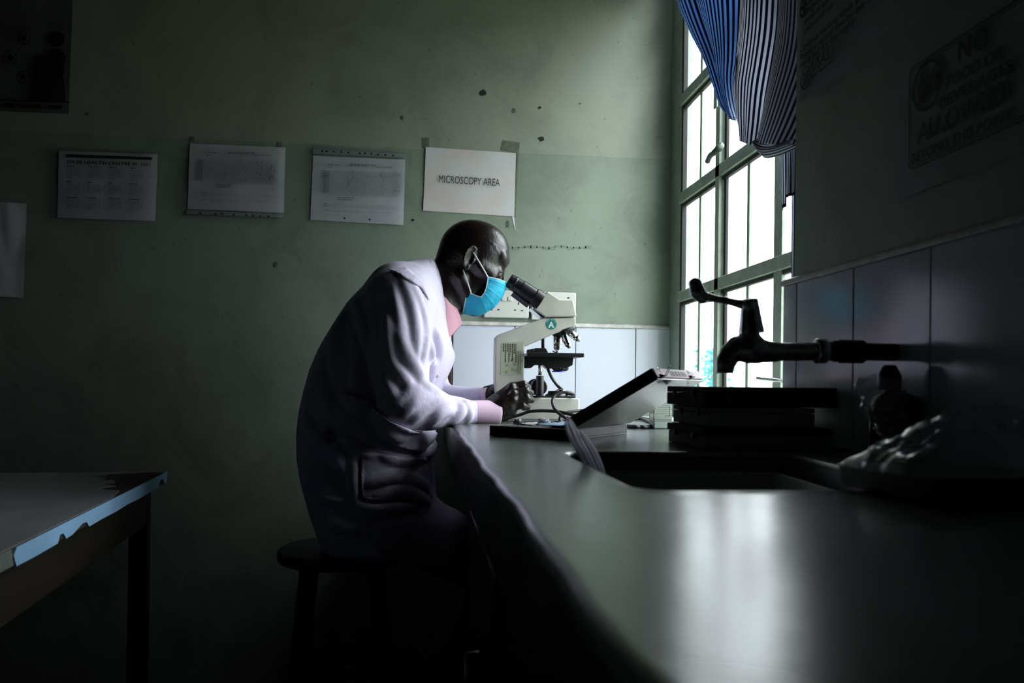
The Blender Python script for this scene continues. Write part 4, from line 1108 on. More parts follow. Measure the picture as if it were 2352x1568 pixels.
# power cord: a loop in front of the base
def onC(px, py, lift=.0048): return at(px, py, Z=CT+lift)
cord = [Q(1258, 846, 2.29), Q(1268, 868, 2.30), Q(1284, 889, 2.30), Q(1302, 902, 2.27), Q(1318, 906, 2.21), Q(1308, 901, 2.19), Q(1290, 901, 2.185), Q(1274, 909, 2.18), Q(1269, 924, 2.17),
        Q(1276, 941, 2.155), Q(1295, 957, 2.13), Q(1318, 966, 2.12), onC(1345, 972), onC(1370, 968), onC(1420, 975), onC(1460, 980), onC(1495, 977)]
c1 = MB().tube(catmull(cord, 8), .0044, 10).build('power_cord', M['cable'], None, smooth=True); tag(c1, 'thick black power cord looping in front of the microscope base', 'cable')
cord = [Q(1140, 966, 2.198), Q(1165, 960, 2.20), Q(1195, 952, 2.195), Q(1215, 945, 2.18), Q(1245, 943, 2.17), Q(1280, 945, 2.165), Q(1305, 950, 2.15), Q(1335, 958, 2.13), onC(1365, 966, .006), onC(1400, 966), onC(1470, 962), onC(1497, 970), onC(1500, 977), onC(1480, 980), onC(1440, 978)]
c2 = MB().tube(catmull(cord, 8), .0044, 10).build('power_cord', M['cable'], None, smooth=True); tag(c2, 'black cable running low across the microscope base from behind the hand', 'cable')
cord = [onC(1330, 975), Q(1305, 972, 2.16), Q(1288, 968, 2.17), Q(1287, 958, 2.175), Q(1300, 948, 2.18), Q(1330, 943, 2.19), Q(1362, 945, 2.21), onC(1400, 958), onC(1450, 958)]
c3 = MB().tube(catmull(cord, 8), .0040, 10).build('power_cord', M['cable'], None, smooth=True); tag(c3, 'slimmer black cable curling up beside the foot of the microscope', 'cable')

# ================================================================ wall sockets
def faceplate(x0, y0, x1, y1, label, nsw):
    a = at(x0, y1, Y=D-.012); b_ = at(x1, y0, Y=D-.012)
    s = empty('wall_socket', ((a[0]+b_[0])/2, D, a[2]), label, 'socket')
    MB().box((a[0]+.003, D-.008, a[2]+.003), (b_[0]-.003, D-.0005, b_[2]-.003)).build('back_box', M['slot'], s)
    f = MB().box((a[0], D-.016, a[2]), (b_[0], D-.008, b_[2])).build('faceplate', M['white'], s, bevel=.004, seg=3)
    return s, f
s1_o, f1 = faceplate(1111, 668, 1215, 729, 'cream double wall socket between the mask and the microscope', 2)
def sl(px, py, w, h, par, rounded_=False):
    c = at(px, py, Y=D-.016); MB().box((c[0]-w/2, D-.0165, c[2]-h/2), (c[0]+w/2, D-.0157, c[2]+h/2)).build('pin_hole', M['slot'], par)
for x, y, w, h in ((1129, 711, .0065, .004), (1145, 711, .0065, .004), (1137, 697, .004, .008), (1183, 712, .0065, .004), (1199, 713, .0065, .004), (1191, 697, .004, .008)): sl(x, y, w, h, f1)
for x in (1157.5, 1171):
    c = at(x, 686, Y=D-.016); MB().box((c[0]-.0072, D-.0195, c[2]-.0072), (c[0]+.0072, D-.016, c[2]+.0072)).build('switch', M['white'], f1, bevel=.002)
s2_o, f2 = faceplate(1220, 672, 1323, 734, 'cream double wall socket behind the microscope head', 2)
for x, y, w, h in ((1305.5, 684, .008, .004), (1292, 716, .0065, .004), (1308, 717, .0065, .004)): sl(x, y, w, h, f2)
M['cardline'] = M['ink2']

# ================================================================ papers on the back wall
def sheet(name, px4, m, parent, y, t=.0006, curl=0):
    p = [at(*q, Y=y) for q in px4]       # tl, tr, br, bl
    n = 14; G = np.zeros((n, n, 3)); t = 0
    for i in range(n):
        for j in range(n):
            u, v = i/(n-1), j/(n-1)
            q = (p[0]*(1-u)+p[1]*u)*(1-v)+(p[3]*(1-u)+p[2]*u)*v
            w = noise.noise(Vector((u*2.3+px4[0][0]*.01, v*2.1, 1.7)))
            q = q+np.array([0, -.0015-abs(w)*.004-curl*max(0, u-.75)**2*8*v, 0]); G[i, j] = q
    return grid_obj(name, G, m, parent, thick=t)
def frame_of(px4, y):
    p = [at(*q, Y=y) for q in px4]; W_ = p[1]-p[0]; H_ = p[3]-p[0]
    return p[0], W_, H_
def strip(mb, fr, u0, v0, u1, v1, y=.0065):
    o, W_, H_ = fr; q = [o+W_*u+H_*v for u, v in ((u0, v1), (u1, v1), (u1, v0), (u0, v0))]
    q = [x-np.array([0, y, 0]) for x in q]; mb.prism(q, (0, .0003, 0))
def wtext(s, fr, u, v, h, m, parent, wfit=None, bold=0, align='CENTER', y=.0068, name='lettering'):
    o, W_, H_ = fr; c = o+W_*u+H_*v-np.array([0, y, 0])
    put_text(s, h, c, W_, -H_, m, parent, bold=bold, align=align, name=name, lift=0, fit=wfit*np.linalg.norm(W_) if wfit else None)
SG = [(978, 338), (1185, 352), (1181, 497), (972, 484)]
sg = empty('paper_sign', tuple(at(1078, 490, Y=D-.002)), 'laminated white paper sign reading MICROSCOPY AREA', 'sign')
sheet('sheet', SG, M['sign'], sg, D); fr = frame_of(SG, D)
wtext('MICROSCOPY AREA', fr, .492, .497, .034, M['ink'], sg, wfit=.675)
def poly_piece(name, px, m, par, y=D-.001, t=.0008):
    return MB().prism([at(*q, Y=y) for q in px], (0, t, 0)).build(name, m, par)
M['tape'] = mat('brown_old_tape', (.16, .18, .14), .4, var=.3, vscale=60)
poly_piece('torn_corner', [(1176, 497), (1181, 497), (1184, 532), (1179, 512)], M['paper'], sg)
poly_piece('tape', [(969, 316), (986, 316), (986, 339), (970, 338)], M['tape'], sg)
poly_piece('tape', [(1155, 322), (1194, 327), (1192, 352), (1188, 352), (1186, 351), (1150, 345)], M['tape'], sg)
poly_piece('tape', [(1187, 352), (1192, 352), (1184, 500), (1181, 498)], M['tape'], sg)
# record form 2, in a punched sleeve
def form(name, px, sleeve, label, holes, seed, grid):
    o = empty(name, tuple(at((px[3][0]+px[2][0])/2, px[2][1], Y=D-.002)), label, 'paper')
    sheet('sheet', px, M['paper'], o, D); fr = frame_of(px, D); r_ = random.Random(seed)
    mb = MB(); gx0, gy0, gx1, gy1 = grid
    for k in range(19): y_ = gy0+(gy1-gy0)*k/18; strip(mb, fr, gx0, y_, gx1, y_+.0022)
    for k in range(32): x_ = gx0+(gx1-gx0)*k/31; strip(mb, fr, x_, gy0, x_+.0014, gy1)
    mb.build('table_grid', mat(name+'_grid', (.42, .43, .46), .6), o)
    tx = MB()
    for k in range(17):
        y_ = gy0+(gy1-gy0)*(k+.3)/18; strip(tx, fr, gx0-.085+r_.uniform(0, .01), y_, gx0-.01, y_+.009)
    def words(y_, x0, x1, h_):
        x = x0
        while x < x1: w_ = r_.uniform(.012, .04); strip(tx, fr, x, y_, min(x+w_, x1), y_+h_); x += w_+.008
    words(.105, .40, .68, .016); words(.125, .16, .30, .012); words(.13, .36, .60, .010); words(.135, .64, .86, .012); words(.165, .17, .22, .012)
    words(gy1+.035, .28, .46, .012); words(gy1+.065, .28, .45, .012)
    for y_ in (.74, .77, .84): words(y_, .14, .20, .010); strip(tx, fr, .2, y_+.012, .86 if y_ > .8 else .95, y_+.0145)
    tx.build('printing', M['ink2'], o)
    pn = MB()
    for k in range(46):
        c = r_.choice([.25, .52, .72, .92]); x = gx0+(gx1-gx0)*min(.97, c+r_.uniform(-.05, .05)); y_ = gy0+(gy1-gy0)*r_.uniform(.05, .92)
        a0 = np.array([x, y_]); a1 = a0+[r_.uniform(.008, .02), -r_.uniform(.02, .05)]
        oo, W_, H_ = fr; q = [oo+W_*a0[0]+H_*a0[1], oo+W_*(a0[0]+.004)+H_*a0[1], oo+W_*(a1[0]+.004)+H_*a1[1], oo+W_*a1[0]+H_*a1[1]]
        pn.prism([z_-np.array([0, .0066, 0]) for z_ in q], (0, .0003, 0))
    pn.build('pen_marks', M['pen'], o)
    sl_ = sheet('plastic_sleeve', sleeve, M['sleeve'], o, D-.0075, t=.0003)
    hb = MB()
    for (x, y_) in holes:
        c = at(x, y_, Y=D-.0085); hb.lathe([(0, 0), (.0032, 0), (.0032, .0004), (0, .0004)], c, ax=(0, -1, 0), n=10, cap=False)
    hb.build('punch_holes', M['slot'], o)
    return o, fr
F2 = [(719.5, 358), (931, 367), (926.5, 517), (713, 505)]
f2o, fr2 = form('record_form', F2, [(717, 330), (946, 352), (928, 518), (712, 507)], 'white record form in a plastic sleeve left of the MICROSCOPY AREA sign', [(740, 347), (750, 347), (767, 348), (784, 349), (800, 350), (826, 352), (838, 352), (853, 353), (868, 355), (885, 356), (903, 357), (791, 501), (849, 504)], 3, (.20, .22, .97, .60))
poly_piece('sleeve_strip', [(719, 342), (932, 354), (931, 362), (719, 352)], mat('milky_plastic', (.36, .40, .37), .4), f2o, y=D-.005)
F1 = [(437, 330), (656, 339), (652, 489), (431.5, 480)]
f1o, fr1 = form('record_form', F1, [(436, 328), (657, 338), (650, 503), (426, 494)], 'white record form in a plastic sleeve, right of the calendar', [(460, 489), (495, 491), (510, 491), (537, 493), (566, 494), (581, 495), (598, 496), (617, 497)], 8, (.16, .24, .93, .58))
poly_piece('sleeve_strip', [(431, 483), (650, 492), (650, 500), (428, 491)], mat('milky_plastic', (.36, .40, .37), .4) if 'milky_plastic' not in bpy.data.materials else bpy.data.materials['milky_plastic'], f1o, y=D-.005)
for q in ([(437, 314), (447, 314), (447, 325), (437, 325)], [(637, 326), (648, 327), (647, 338), (638, 337)]): poly_piece('tape', q, M['tape'], f1o)
CA = [(137, 347), (363, 355), (357, 508), (132, 500)]
ca = empty('calendar_sheet', tuple(at(245, 505, Y=D-.002)), 'wall calendar sheet headed IDUJE HEALTH CENTRE III 2021', 'calendar')
sheet('sheet', CA, M['paper'], ca, D); fr = frame_of(CA, D)
mb = MB(); strip(mb, fr, .075, .05, .945, .092); mb.build('header_bar', M['ink'], ca)
wtext('IDUJE HEALTH CENTRE III', fr, .44, .165, .0135, M['ink'], ca, wfit=.70, bold=.02); wtext('2021', fr, .885, .165, .0125, M['ink'], ca, wfit=.095, bold=.012)
mths = ['January', 'February', 'March', 'April', 'May', 'June', 'July', 'August', 'September', 'October', 'November', 'December']
tx = MB()
for k, mn in enumerate(mths):
    u, v = .09+.212*(k % 4), .225+.235*(k//4)
    wtext(mn, fr, u, v, .0078, M['ink'], ca, bold=.02, align='LEFT')
    for rw_ in range(6):
        for cl_ in range(7):
            if (rw_ == 5 and cl_ > 2) or (rw_ == 1 and cl_ < k % 5): continue
            strip(tx, fr, u+.020*cl_, v+.035+.024*rw_, u+.020*cl_+.010, v+.035+.024*rw_+.010)
tx.build('day_numbers', M['ink2'], ca)
sheet('plastic_sleeve', [(135, 338), (372, 350), (358, 510), (131, 502)], M['sleeve'], ca, D-.0075, t=.0003)
LS = [(-40, 461), (62, 468), (55, 684), (-46, 678)]
ls = empty('notice_sheet', tuple(at(10, 680, Y=D-.002)), 'plain pale notice sheet at the left edge, below the poster', 'notice')
sheet('sheet', LS, M['paper'], ls, D)
LPst = [(-160, -70), (170, -60), (158, 262), (-170, 248)]
pst = empty('health_poster', tuple(at(60, 255, Y=D-.002)), 'dark health poster with a seated mother figure at the upper left', 'poster')
M['poster'] = mat('faded_poster_print', (.11, .11, .12), .5, var=.3, vscale=6); M['posterdark'] = mat('poster_dark_print', (.012, .012, .014), .5)
sheet('sheet', LPst, M['poster'], pst, D)
def pfig(px, name, m, y=D-.0072): return MB().prism([at(*q, Y=y) for q in px], (0, .0004, 0)).build(name, m, pst)
def circ(cx, cy, r, n=20): return [(cx+r*math.cos(a), cy+r*math.sin(a)) for a in np.linspace(0, 2*PI, n+1)[:-1]]
pfig(circ(130, 90, 18)[::-1], 'printed_head', M['posterdark'])
pfig([(75, 230), (80, 168), (84, 128), (98, 127), (112, 132), (118, 112), (142, 112), (151, 132), (144, 170), (149, 200), (150, 233)], 'printed_figure', M['posterdark'])
for c in ((55, 87), (23, 132), (52, 177)):
    mb = MB(); R_ = circ(*c, 15); r_ = circ(*c, 13)
    for i in range(20):
        j = (i+1) % 20; mb.prism([at(*q, Y=D-.0072) for q in (R_[i], R_[j], r_[j], r_[i])], (0, .0004, 0))
    mb.build('printed_ring', M['posterdark'], pst); pfig(circ(*c, 7, 10), 'printed_dot', M['posterdark'])
pfig([(-160, 224), (160, 232), (159, 236), (-160, 228)], 'printed_line', M['posterdark'])
for q in ([(12, 236), (30, 237), (30, 247), (12, 246)], [(50, 238), (92, 240), (92, 248), (50, 247)], [(110, 240), (142, 243), (142, 251), (110, 250)]): pfig(q, 'printed_badge', M['posterdark'])

# ================================================================ posters on the window wall
def RW(y, z, off=.0): return np.array([XW-.0008-off, y, z])
def wsheet(name, y0, y1, z0, z1, m, parent, warp=.002, curl=0):
    n = 18; G = np.zeros((n, n, 3))
    for i in range(n):
        for j in range(n):
            y = y0+(y1-y0)*i/(n-1); z = z0+(z1-z0)*j/(n-1)
            w = abs(noise.noise(Vector((y*5, z*5, 3))))*warp+curl*math.exp(-(i/(n-1))*9)*(1-.5*j/(n-1))
            G[i, j] = RW(y, z, .0012+w)
    return grid_obj(name, G, m, parent)
def rtext(s, y, z, h, parent, fit=None, bold=0, align='CENTER', m=None, off=.006):
    return put_text(s, h, RW(y, z, off), (0, -1, 0), (0, 0, 1), m or M['ink'], parent, bold=bold, align=align, lift=0, fit=fit, extr=.0001)
yl = float(at(2061, 300, X=XW)[1]); zb = float(at(2063, 461, X=XW)[2]); zt_ = float(at(2061, 135, X=XW)[2])
nf = empty('warning_sign', (XW, yl-.15, zb), 'white sign reading NO FOOD OR BEVERAGES ALLOWED BEYOND THIS POINT', 'sign')
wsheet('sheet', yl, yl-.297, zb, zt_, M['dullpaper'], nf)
ya = float(at(2098, 300, X=XW)[1]); zb2 = float(at(2102, 392, X=XW)[2]); zt2 = float(at(2097, 160, X=XW)[2]); yb_ = yl-.285
def rrect(y0, y1, z0, z1, w, r, name):
    L = rounded([(y0, z0), (y1, z0), (y1, z1), (y0, z1)], r, 6); I = rounded([(y0-w, z0+w), (y1+w, z0+w), (y1+w, z1-w), (y0-w, z1-w)], r-w*.8, 6)
    mb = MB()
    for i in range(len(L)):
        j = (i+1) % len(L); mb.prism([RW(*q, .006) for q in (L[i], L[j], I[j], I[i])], (-.0003, 0, 0))
    mb.build(name, M['ink'], nf)
rrect(ya, yb_, zb2, zt2, .0022, .014, 'border_line'); rrect(ya-.005, yb_+.005, zb2+.005, zt2-.005, .0012, .011, 'border_line')
def zz_(px, py): q = at(px, py, X=XW); return float(q[1]), float(q[2])
y_, z_ = zz_(2140, 196)
mb = MB()
for i in range(28):
    a, b_ = i*2*PI/28, (i+1)*2*PI/28
    mb.prism([RW(y_+R*math.cos(t), z_+R*math.sin(t), .006) for R, t in ((.034, a), (.034, b_), (.029, b_), (.029, a))], (-.0003, 0, 0))
dd_ = np.array([math.cos(math.radians(135)), math.sin(math.radians(135))]); pp = np.array([-dd_[1], dd_[0]])*.0025
mb.prism([RW(*(np.array([y_, z_])+q), .0062) for q in (dd_*.03+pp, -dd_*.03+pp, -dd_*.03-pp, dd_*.03-pp)], (-.0003, 0, 0))
mb.build('prohibition_ring', M['ink'], nf)
mb = MB()
for P_ in ([(.020, -.020), (.006, -.020), (.006, .006), (.010, .012), (.010, .022), (.016, .022), (.016, .012), (.020, .006)], [(0, -.004), (-.022, -.004), (-.020, -.014), (-.002, -.014)], [(0, 0), (-.022, 0), (-.019, .010), (-.011, .013), (-.003, .010)]):
    mb.prism([RW(y_+a, z_+b_, .0058) for a, b_ in P_], (-.0003, 0, 0))
mb.build('bottle_and_burger_icon', M['ink'], nf)
for s, l_, r__, cap in (('NO', (2212, 117), (2282, 90), .027), ('FOOD OR', (2186, 183), (2316, 130), .0150), ('BEVERAGES', (2170, 233), (2340, 158), .0145), ('ALLOWED', (2118, 305), (2326, 218), .0265), ('BEYOND THIS POINT', (2104, 362), (2337, 268), .0135)):
    ya_, za_ = zz_(*l_); yb2, zb_ = zz_(*r__)
    rtext(s, (ya_+yb2)/2, (za_+zb_)/2, cap/.72, nf, fit=ya_-yb2, bold=.03)
yu = float(at(1856, 200, X=XW)[1]); zu = float(at(1857, 236, X=XW)[2])
us = empty('handwashing_poster', (XW, yu-.3, zu), 'tall handwashing instruction poster beside the window, its lower corner curling', 'poster')
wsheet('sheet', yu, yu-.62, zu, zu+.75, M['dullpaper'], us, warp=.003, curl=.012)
def row(s, px, py, h, ft, bd=.01):
    y_, z_ = zz_(px, py); rtext(s, y_, z_, h, us, fit=ft, bold=bd, align='LEFT', off=.016)
row('Continue washing hands and wrists, and around nails', 1858, 118, .017, .40)
row('Repeat a second time for two minutes then rinse both', 1858, 136, .017, .40)
row('hands and dry thoroughly', 1858, 153, .017, .19)
row('6', 1857, 28, .05, .018, .02)
for k, s in enumerate(('Clean the', 'fingers and', 'thumb of each', 'palm and rub')): row(s, 1869, 12+k*20, .016, .09+.012*(k % 2))
y_, z_ = zz_(1886, 160); rtext('USAID', y_, z_+.003, .030, us, fit=.075, bold=.01, align='LEFT', off=.016)
rtext('FROM THE AMERICAN PEOPLE', y_, z_-.014, .0055, us, fit=.075, align='LEFT', off=.016)
y_, z_ = zz_(1871, 180); mb = MB()
for i in range(24):
    a, b_ = i*2*PI/24, (i+1)*2*PI/24
    mb.prism([RW(y_+R*math.cos(t), z_+R*math.sin(t), .016) for R, t in ((.0195, a), (.0195, b_), (.0175, b_), (.0175, a))], (-.0003, 0, 0))
for k in range(5): mb.box((XW-.0172, y_-.011, z_-.012+k*.005), (XW-.0168, y_+.011, z_-.0095+k*.005))
mb.build('round_emblem', M['ink'], us)

# ================================================================ slide boxes
def slide_box(name, c4, z0, h, label, body_m, lid_m, lid_h=.35, group=None, lip=.0, clasp=True):
    """c4: four floor corners (x, y) counter-clockwise; closed box with a lid"""
    c = np.mean(c4, 0); s = empty(name, (c[0], c[1], z0), label, 'box', group)
    def grow(L, d):
        return [np.array(q)+d*(np.array(q)-c)/np.linalg.norm(np.array(q)-c) for q in L]
    hb = h*(1-lid_h)
    MB().prism([(*q, z0) for q in grow(c4, 0)], (0, 0, hb)).build('tray', body_m, s, bevel=.0015)
    lid = MB().prism([(*q, z0+hb+.0006) for q in grow(c4, lip)], (0, 0, h-hb-.0012)).build('lid', lid_m, s, bevel=.002)
    if clasp:
        a, b_ = np.array(c4[3]), np.array(c4[0])        # left face carries the catches
        for t in (.25, .75):
            p = a*(1-t)+b_*t
            MB().box((p[0]-.003-lip, p[1]-.007, z0+hb-.006), (p[0]+.001, p[1]+.007, z0+hb+.005)).build('clasp', M['oldbrass'], s, bevel=.001)
    return s
M['oldbrass'] = mat('tarnished_brass', (.08, .07, .045), .4, metal=.9, var=.3, vscale=80)
M['palebox'] = mat('grey_green_box_board', (.27, .30, .26), .55, var=.2, vscale=20)
xr = XW-.012
hA, hB, hC = .0345, .031, .031
qa, qb = at(1548, 1022, Z=CT), at(1620, 1034, Z=CT)
zb0 = CT+.0005
slide_box('slide_box', [(qb[0]+.002, 1.262), (xr-.02, 1.262), (xr-.02, 1.45), (qb[0], 1.45)], zb0, hA, 'dark slide box at the bottom of the stack by the sink', M['palebox'], M['blackmat'], .4, lip=.003)
slide_box('slide_box', [(.445, 1.268), (.62, 1.268), (.62, 1.452), (.445, 1.452)], zb0+hA+.0005, hB, 'pale grey-green slide box in the middle of the stack', M['palebox'], M['palebox'], .3)
slide_box('slide_box', [(.435, 1.262), (xr-.004, 1.275), (xr-.004, 1.475), (.437, 1.465)], zb0+hA+hB+.001, CT+.0995-(zb0+hA+hB+.001), 'black slide box lying on top of the stack', M['blackmat'], M['blackmat'], .35)
# open slide box with its lid tipped back to the right
P1 = at(1124, 1001, Z=CT); P2 = at(1312, 1012, Z=CT); P3 = at(1440, 996, Z=CT); P4 = P1+P3-P2
ob = empty('open_slide_box', (P1+P2+P3+P4)/4, 'open black slide box in front of the microscope, its lid tipped back', 'box')
e1 = (P2-P1)/np.linalg.norm(P2-P1); e2 = (P3-P2)/np.linalg.norm(P3-P2); up = np.array([0, 0, 1.0]); L1, L2 = np.linalg.norm(P2-P1), np.linalg.norm(P3-P2)
def obx(mb, u0, v0, z0, u1, v1, z1):
    q = [P1+e1*u+e2*v+up*z0 for u, v in ((u0, v0), (u1, v0), (u1, v1), (u0, v1))]; return mb.prism(q, up*(z1-z0))
t_ = .006; hh = .020
obx(MB(), 0, 0, .0005, L1, L2, .004).build('tray_floor', M['blackmat'], ob)
for a in ((0, 0, L1, t_), (0, L2-t_, L1, L2), (0, t_, t_, L2-t_), (L1-t_, t_, L1, L2-t_)):
    obx(MB(), a[0], a[1], .004, a[2], a[3], hh).build('tray_wall', M['blackmat'], ob, bevel=.001)
A = P2+up*(hh+.004)+e1*.004; T = at(1500, 867, Y=float(P2[1]-.105)); lv = T-A; lv -= e2*np.dot(lv, e2); Ll = np.linalg.norm(lv); lv /= Ll
ln = np.cross(e2, lv); ln /= np.linalg.norm(ln)
if ln[2] < 0: ln = -ln
M['lidface'] = mat('scuffed_grey_lid', (.16, .175, .15), .30, var=.35, vscale=9, bump=.1, bscale=30, coat=.2)
MB().prism([A, A+lv*Ll, A+lv*Ll+e2*L2, A+e2*L2], -ln*.003).build('lid', M['lidface'], ob, bevel=.001)
th_ = .019
MB().prism([A, A+lv*Ll, A+lv*Ll+ln*th_, A+ln*th_], e2*t_).build('lid_wall', M['blackmat'], ob, bevel=.001)
MB().prism([A+e2*(L2-t_), A+lv*Ll+e2*(L2-t_), A+lv*Ll+ln*th_+e2*(L2-t_), A+ln*th_+e2*(L2-t_)], e2*t_).build('lid_wall', M['blackmat'], ob, bevel=.001)
MB().prism([A+lv*(Ll-t_)+e2*t_, A+lv*Ll+e2*t_, A+lv*Ll+ln*th_+e2*t_, A+lv*(Ll-t_)+ln*th_+e2*t_], e2*(L2-2*t_)).build('lid_wall', M['blackmat'], ob, bevel=.001)
MB().prism([A+e2*t_, A+lv*t_+e2*t_, A+lv*t_+ln*th_+e2*t_, A+ln*th_+e2*t_], e2*(L2-2*t_)).build('lid_wall', M['blackmat'], ob, bevel=.001)
# a pink index strip clipped over the top edge of the lid
E_ = A+lv*(Ll+.0006)
pst_ = MB().prism([E_+ln*.001+e2*.004, E_+ln*(th_-.001)+e2*.004, E_+ln*(th_-.001)+e2*(L2-.004), E_+ln*.001+e2*(L2-.004)], lv*.0008).build('index_strip', M['pinkpaper'] if 'pinkpaper' in M else mat('pink_index_paper', (.72, .55, .62), .6), None)
tag(pst_, 'pink paper index strip along the upper edge of the tipped lid', 'paper')
sm2 = MB()
for k in range(26):
    if k % 5 == 2: continue
    c = E_+e2*(L2*.30+k*.0035)+lv*.0009; sm2.prism([c+ln*.004, c+ln*.014, c+ln*.014+e2*.0018, c+ln*.004+e2*.0018], lv*.0002)
sm2.build('printing', M['ink2'], pst_)
def clip(t, label, flipd):
    c = E_+e2*(L2*t)+lv*.001
    s = empty('binder_clip', c, label, 'clip', None)
    w = .014
    MB().prism([c-ln*.004-e2*w*.5-lv*.012, c+lv*.006+ln*.002-e2*w*.5, c+ln*.008-e2*w*.5-lv*.000, c+ln*.004-e2*w*.5-lv*.001], e2*w).build('clip_body', M['black'], s, bevel=.0008)
    d = (lv*.5+up*.6) if flipd > 0 else (e2*.2+ln*.9-up*.3)
    d = d/np.linalg.norm(d); side = e2
    loop = [c+lv*.005-side*.005, c+lv*.005-side*.0035+d*.012, c+lv*.004-side*.003+d*.018, c+lv*.004+d*.0205, c+lv*.004+side*.003+d*.018, c+lv*.005+side*.0035+d*.012, c+lv*.005+side*.005]
    MB().tube(catmull(loop, 4), .0007, 6).build('wire_handle', M['steel'], s, smooth=True)
    loop = [q-(lv*.006)+ln*.006 for q in loop[:1]]+[c+ln*.008-side*.003+ln*.010, c+ln*.019, c+ln*.008+side*.003+ln*.010]+[c+ln*.006+side*.005-lv*.001]
    MB().tube(catmull(loop, 4), .0007, 6).build('wire_handle', M['steel'], s, smooth=True)
clip(.10, 'black binder clip with its wire loop up, near end of the tipped lid', 1)
clip(.72, 'black binder clip with its wires folded out, far end of the tipped lid', -1)
# what lies in the open box: folded slips and crumpled tissue
rq = random.Random(21)
def inbox(u, v, z=.005): return P1+e1*u+e2*v+up*z
for k, (u, v, w_, l_, lbl, m_) in enumerate([(.045, .10, .05, .09, 'white folded slip on the left in the open box', 'paper'), (.115, .11, .07, .12, 'pale blue strip lying in the middle of the open box', 'bluestrip'), (.150, .20, .05, .07, 'white slip at the back right of the open box', 'paper')]):
    if m_ not in M: M[m_] = mat('pale_blue_paper', (.36, .55, .78), .5)
    G_ = np.zeros((8, 12, 3))
    for i in range(8):
        for j in range(12):
            a, b_ = i/7-.5, j/11-.5
            G_[i, j] = inbox(u+a*w_, v+b_*l_, .019+k*.0015+.005*abs(noise.noise(Vector((a*4+k, b_*4, 2))))+.003*abs(math.sin(b_*8+k)))
    o = grid_obj('paper_slip', G_, M[m_], None, thick=.0006); tag(o, lbl, 'paper')
for k, (u, v, r_) in enumerate([(.040, .045, .007), (.078, .085, .009), (.140, .225, .009)]):
    bmx = bmesh.new(); bmesh.ops.create_icosphere(bmx, subdivisions=3, radius=r_)
    for v_ in bmx.verts:
        n_ = v_.co.normalized(); f_ = 1+.55*abs(noise.noise(n_*3+Vector((k*3, 0, 0))))-.35*abs(noise.noise(n_*7+Vector((0, k, 0))))
        v_.co = Vector((n_.x*f_*r_*1.3, n_.y*f_*r_*1.2, n_.z*f_*r_*.8))
    me = bpy.data.meshes.new('crumpled_tissue'); bmx.to_mesh(me); bmx.free(); me.materials.append(M['tissue'] if 'tissue' in M else M.setdefault('tissue', mat('white_tissue', (.8, .8, .82), .8)))
    o = bpy.data.objects.new('crumpled_tissue', me); o.location = V(inbox(u, v, .027)); link(o)
    tag(o, ('smallest crumpled white tissue, at the left end of the open slide box', 'crumpled white tissue in the middle of the open slide box', 'crumpled white tissue at the back of the open slide box')[k], 'tissue', 'crumpled tissues in the open slide box')

# ================================================================ small labelled bottle behind the lid
bq = at(1523, 985, Z=CT); bw = .022
jar = empty('reagent_jar', (bq[0], bq[1]+bw, CT), 'small square jar with a printed paper label behind the tipped lid', 'jar')
M['clear'] = mat('pale_clear_plastic', (.42, .50, .44), .15, spec=.6)
MB().box((bq[0]-bw, bq[1], CT+.0005), (bq[0]+bw, bq[1]+2*bw, CT+.072)).build('jar_body', M['clear'], jar, bevel=.003)
MB().lathe([(0, 0), (.015, 0), (.015, .014), (.0, .014)], (bq[0], bq[1]+bw, CT+.072), n=28, cap=False).build('cap', M['white'], jar)
MB().box((bq[0]-bw+.001, bq[1]-.0008, CT+.024), (bq[0]+bw-.001, bq[1], CT+.066)).build('jar_label', mat('green_tinted_label', (.52, .60, .50), .5), jar)
jl = MB(); rz = random.Random(2)
for k in range(8):
    z_ = CT+.0275+k*.0045; x = bq[0]-bw+.003
    while x < bq[0]+bw-.006: w_ = rz.uniform(.002, .006); jl.box((x, bq[1]-.0011, z_), (x+w_, bq[1]-.0008, z_+.0007)); x += w_+.0012
for a in ((.004, .030, .0152, .0307), (.0148, .030, .0155, .052), (.0120, .0515, .0155, .0522)): jl.box((bq[0]+a[0], bq[1]-.0011, CT+a[1]), (bq[0]+a[2], bq[1]-.0008, CT+a[3]))
jl.build('jar_label_print', M['ink'], jar)
for k in range(3): MB().box((bq[0]-bw-.0002, bq[1]-.0003, CT+.017+k*.0022), (bq[0]+bw+.0002, bq[1]+.001, CT+.0178+k*.0022)).build('moulded_band', M['ink2'], jar)

# ================================================================ tap over the sink
YT_ = 1.125
def T(px, py, Y=YT_): return at(px, py, Y=Y)
tap = empty('tap', (XW, YT_, T(2100, 808)[2]), 'chrome lever tap on a pipe over the sink', 'tap')
tf_ = Field()
tf_.add(rc(T(1765, 808), T(1900, 807), .0128, .0128), .004)
tf_.add(ell(T(1718, 800), (.024, .019, .019)), .006)
tf_.add(rc(T(1722, 800), T(1722, 770), .0185, .0135), .008)
tf_.add(rc(T(1745, 806), T(1772, 808), .0165, .0125), .008)
tf_.add(chain([T(1718, 798), T(1694, 800), T(1677, 813), T(1667, 832), T(1663, 866)], [.0185, .0165, .0140, .0128, .0115]), .004)
zc = float(T(1663, 857)[2]); zu_ = float(T(1722, 764)[2])
ff = lambda Q_: np.maximum(np.maximum(tf_(Q_), zc-Q_[:, 2]), Q_[:, 2]-zu_)
lo = np.array([T(1640, 800)[0], YT_-.03, zc-.004]); hi = np.array([T(1905, 800)[0], YT_+.03, zu_+.006])
v_, q_ = sdf_mesh(ff, lo, hi, .0011); np_obj('tap_body', v_, q_, M['chrome'], tap)
tfy = np.array([T(1698, 762), T(1755, 762), T(1740, 686), T(1705, 686)])
